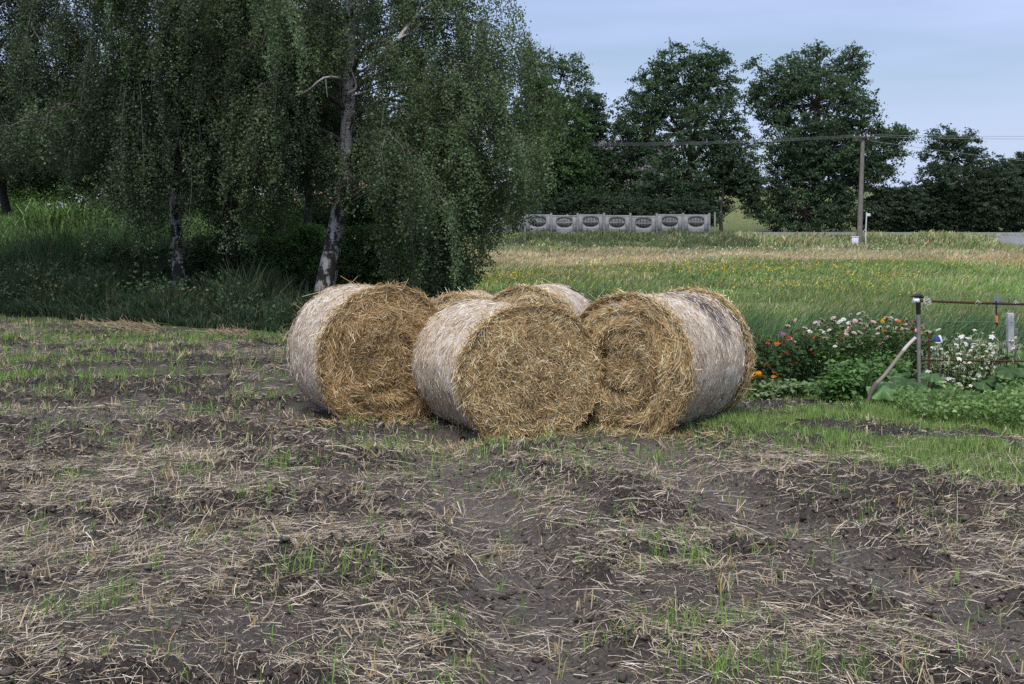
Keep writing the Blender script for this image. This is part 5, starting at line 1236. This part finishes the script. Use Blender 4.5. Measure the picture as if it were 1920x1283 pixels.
    for px, lab in ((1833, 'short white twine knot on the upper rod left of the hanging hoe'), (1904, 'short white twine knot on the upper rod right of the hanging hoe')):
        p = W(px, 567, d); mb = MB()
        qq = [[-0.03, -0.01, -0.012], [-0.015, -0.016, 0.004], [0.0, 0.0, 0.018], [0.006, 0.016, 0.0], [0.0, 0.0, -0.018], [0.008, -0.016, 0.0], [0.012, 0.0, 0.018], [0.014, 0.015, 0.0], [0.02, -0.012, -0.008], [0.036, -0.014, 0.006]]
        add_tube(mb, bez(qq, 60), 0.0024, 5); o = mb.build('twine_knot', bpy.data.materials['white_twine'], smooth=True); o.location = p; tag(o, lab, 'twine', 'twine knots on the upper rod')
    # hanging hand hoe
    p = W(1868, 568, d - 0.03); t = empty('hand_hoe', p, 'hand hoe with orange grip hanging by its head from the upper rod', 'tool')
    k = d / F
    mb = MB(); add_tube(mb, [[0, 0, 0.02], [0, 0, -10 * k], [0.003, 0, -24 * k]], 0.008, 8); mb.build('shaft', M_BLACK, t, smooth=True)
    mb = MB(); add_tube(mb, [[0.002, 0, -24 * k], [0.003, 0, -30 * k], [0.004, 0, -37 * k]], [0.013, 0.016, 0.014], 10); mb.build('grip', mat_noise('orange_rubber', [(0.62, 0.20, 0.03), (0.75, 0.28, 0.05)], 12, 0.5), t, smooth=True)
    mb = MB(); add_tube(mb, [[0.004, 0, -37 * k], [0.004, 0, -40 * k], [0.004, 0, -41 * k]], [0.014, 0.012, 0.004], 10); mb.build('end_cap', M_BLACK, t, smooth=True)
    mb = MB(); v = np.array([[-0.02, 0, 0.0], [0.028, 0, 0.0], [0.03, 0, 0.04], [0.022, 0, 0.075], [-0.016, 0, 0.075], [-0.024, 0, 0.04]])
    vv = np.concatenate([v, v + [0, 0.006, 0]]); n = 6
    mb.add(vv, [[i, (i + 1) % n, n + (i + 1) % n, n + i] for i in range(n)]); mb.add(vv, [[0, 1, 2, 5], [2, 3, 4, 5], [6, 11, 8, 7], [8, 11, 10, 9]])
    for i in range(4): add_tube(mb, [[0.03 + 0.0 * i, 0.003, 0.02 + 0.004 * i], [0.05 + 0.012 * i, 0.003, 0.026], [0.058 + 0.013 * i, 0.003, 0.006]], 0.0035, 5)
    mb.build('head', mat_noise('steel', [(0.2, 0.22, 0.24), (0.34, 0.36, 0.38)], 20, 0.4, 0.1, 0.001, metal=0.5), t)
    # concrete post
    d2 = 12.1; x = WX(1894, d2); z = float(H(x, d2)) - 0.05; h = WZ(587, d2) - z
    t = empty('concrete_post', (x, d2, z), 'pale grey square concrete post with small dark holes', 'post')
    mb = MB(); add_box(mb, (0, 0, h / 2), (0.066, 0.066, h)); bevel(mb.build('shaft', M_CONCP, t), 0.008)
    for zz in (0.04, 0.10, 0.28):
        mb = MB(); add_tube(mb, [[-0.004, -0.0345, h - zz], [-0.004, -0.031, h - zz]], 0.006, 8); mb.build('hole', M_BLACK, t)
    t = empty('metal_bracket', W(1906, 622, d2 + 0.05), 'small grey plate standing behind the concrete post', 'plate')
    mb = MB(); add_box(mb, (0, 0, 0), (0.035, 0.008, 0.075)); add_box(mb, (0, 0.012, -0.2), (0.012, 0.012, 0.4)); bevel(mb.build('plate', M_GALV, t), 0.003)
    # rusty stake
    d3 = 12.0; x = WX(1742, d3); z = float(H(x, d3)) - 0.05
    mb = MB(); add_tube(mb, bez([[0, 0, 0], [0.0, 0, 0.25], [0.0, 0, WZ(645, d3) - z], [0.012, 0, WZ(632, d3) - z], [0.04, 0, WZ(623, d3) - z]], 18), 0.014, 8)
    o = mb.build('iron_stake', M_RUST, smooth=True); o.location = (x, d3, z); tag(o, 'rusty iron stake with a bent hooked top beside the white flowers', 'stake')
    # blue and white cap hanging by the stake
    p = W(1758, 637, d3 - 0.06); t = empty('cloth_cap', p, 'blue and white cloth cap hung beside the rusty stake', 'cap')
    an = np.linspace(0, 2 * np.pi, 24, endpoint=False); ph = np.linspace(0, math.pi / 2, 7)
    def dome(sx, sy, sz, sgn=1):
        v = [[sx * math.cos(q) * math.cos(a) * (1 + 0.05 * math.sin(3 * a)), sy * math.cos(q) * math.sin(a), sz * math.sin(q)] for q in ph for a in an]
        f = [[i * 24 + j, i * 24 + (j + 1) % 24, (i + 1) * 24 + (j + 1) % 24, (i + 1) * 24 + j] for i in range(6) for j in range(24)]
        return np.array(v), f
    mb = MB(); v, f = dome(0.042, 0.04, 0.06); mb.add(v + [-0.008, 0, -0.02], f); mb.build('crown_cloth', mat_noise('blue_cloth', [(0.025, 0.04, 0.14), (0.05, 0.08, 0.22)], 30, 0.9), t, smooth=True)
    mb = MB(); v, f = dome(0.03, 0.034, 0.075); mb.add(v + [0.026, 0.012, -0.028], f); mb.build('white_panel', mat_noise('white_cloth', [(0.55, 0.55, 0.6), (0.72, 0.72, 0.78)], 20, 0.9), t, smooth=True)
    mb = MB(); add_box(mb, (-0.012, -0.035, -0.03), (0.05, 0.045, 0.012)); bevel(mb.build('peak', bpy.data.materials['white_cloth'], t), 0.005)
    # leaning branch
    pts = [(1624, 772, 10.85), (1630, 745, 10.9), (1641, 723, 10.95), (1660, 702, 11.05), (1686, 668, 11.2), (1700, 650, 11.3), (1716, 634, 11.4)]
    b = W(*pts[0]); P = bez([W(*q) - b for q in pts], 30)
    mb = MB(); rr = np.interp(np.linspace(0, 1, 30), [0, 0.2, 0.34, 0.4, 1], [0.015, 0.019, 0.027, 0.019, 0.017])
    cc = np.where((np.linspace(0, 1, 30) > 0.74)[:, None], [[0.46, 0.43, 0.38]], [[0.22, 0.185, 0.155]]); cc[:11] = (0.11, 0.085, 0.07)
    v, f = tube(P, rr, 10); mb.add(v, f, np.repeat(cc, 10, axis=0))
    k = len(v) - 10; vv = np.concatenate([v[k:], v[k:].mean(0, keepdims=True)]); mb.add(vv, [[j, (j + 1) % 10, 10] for j in range(10)], (0.35, 0.3, 0.24))
    o = mb.build('leaning_branch', M_TWIG, smooth=True); o.location = b; tag(o, 'crooked grey branch with a peeled pale end leaning towards the grey post', 'branch')
garden()
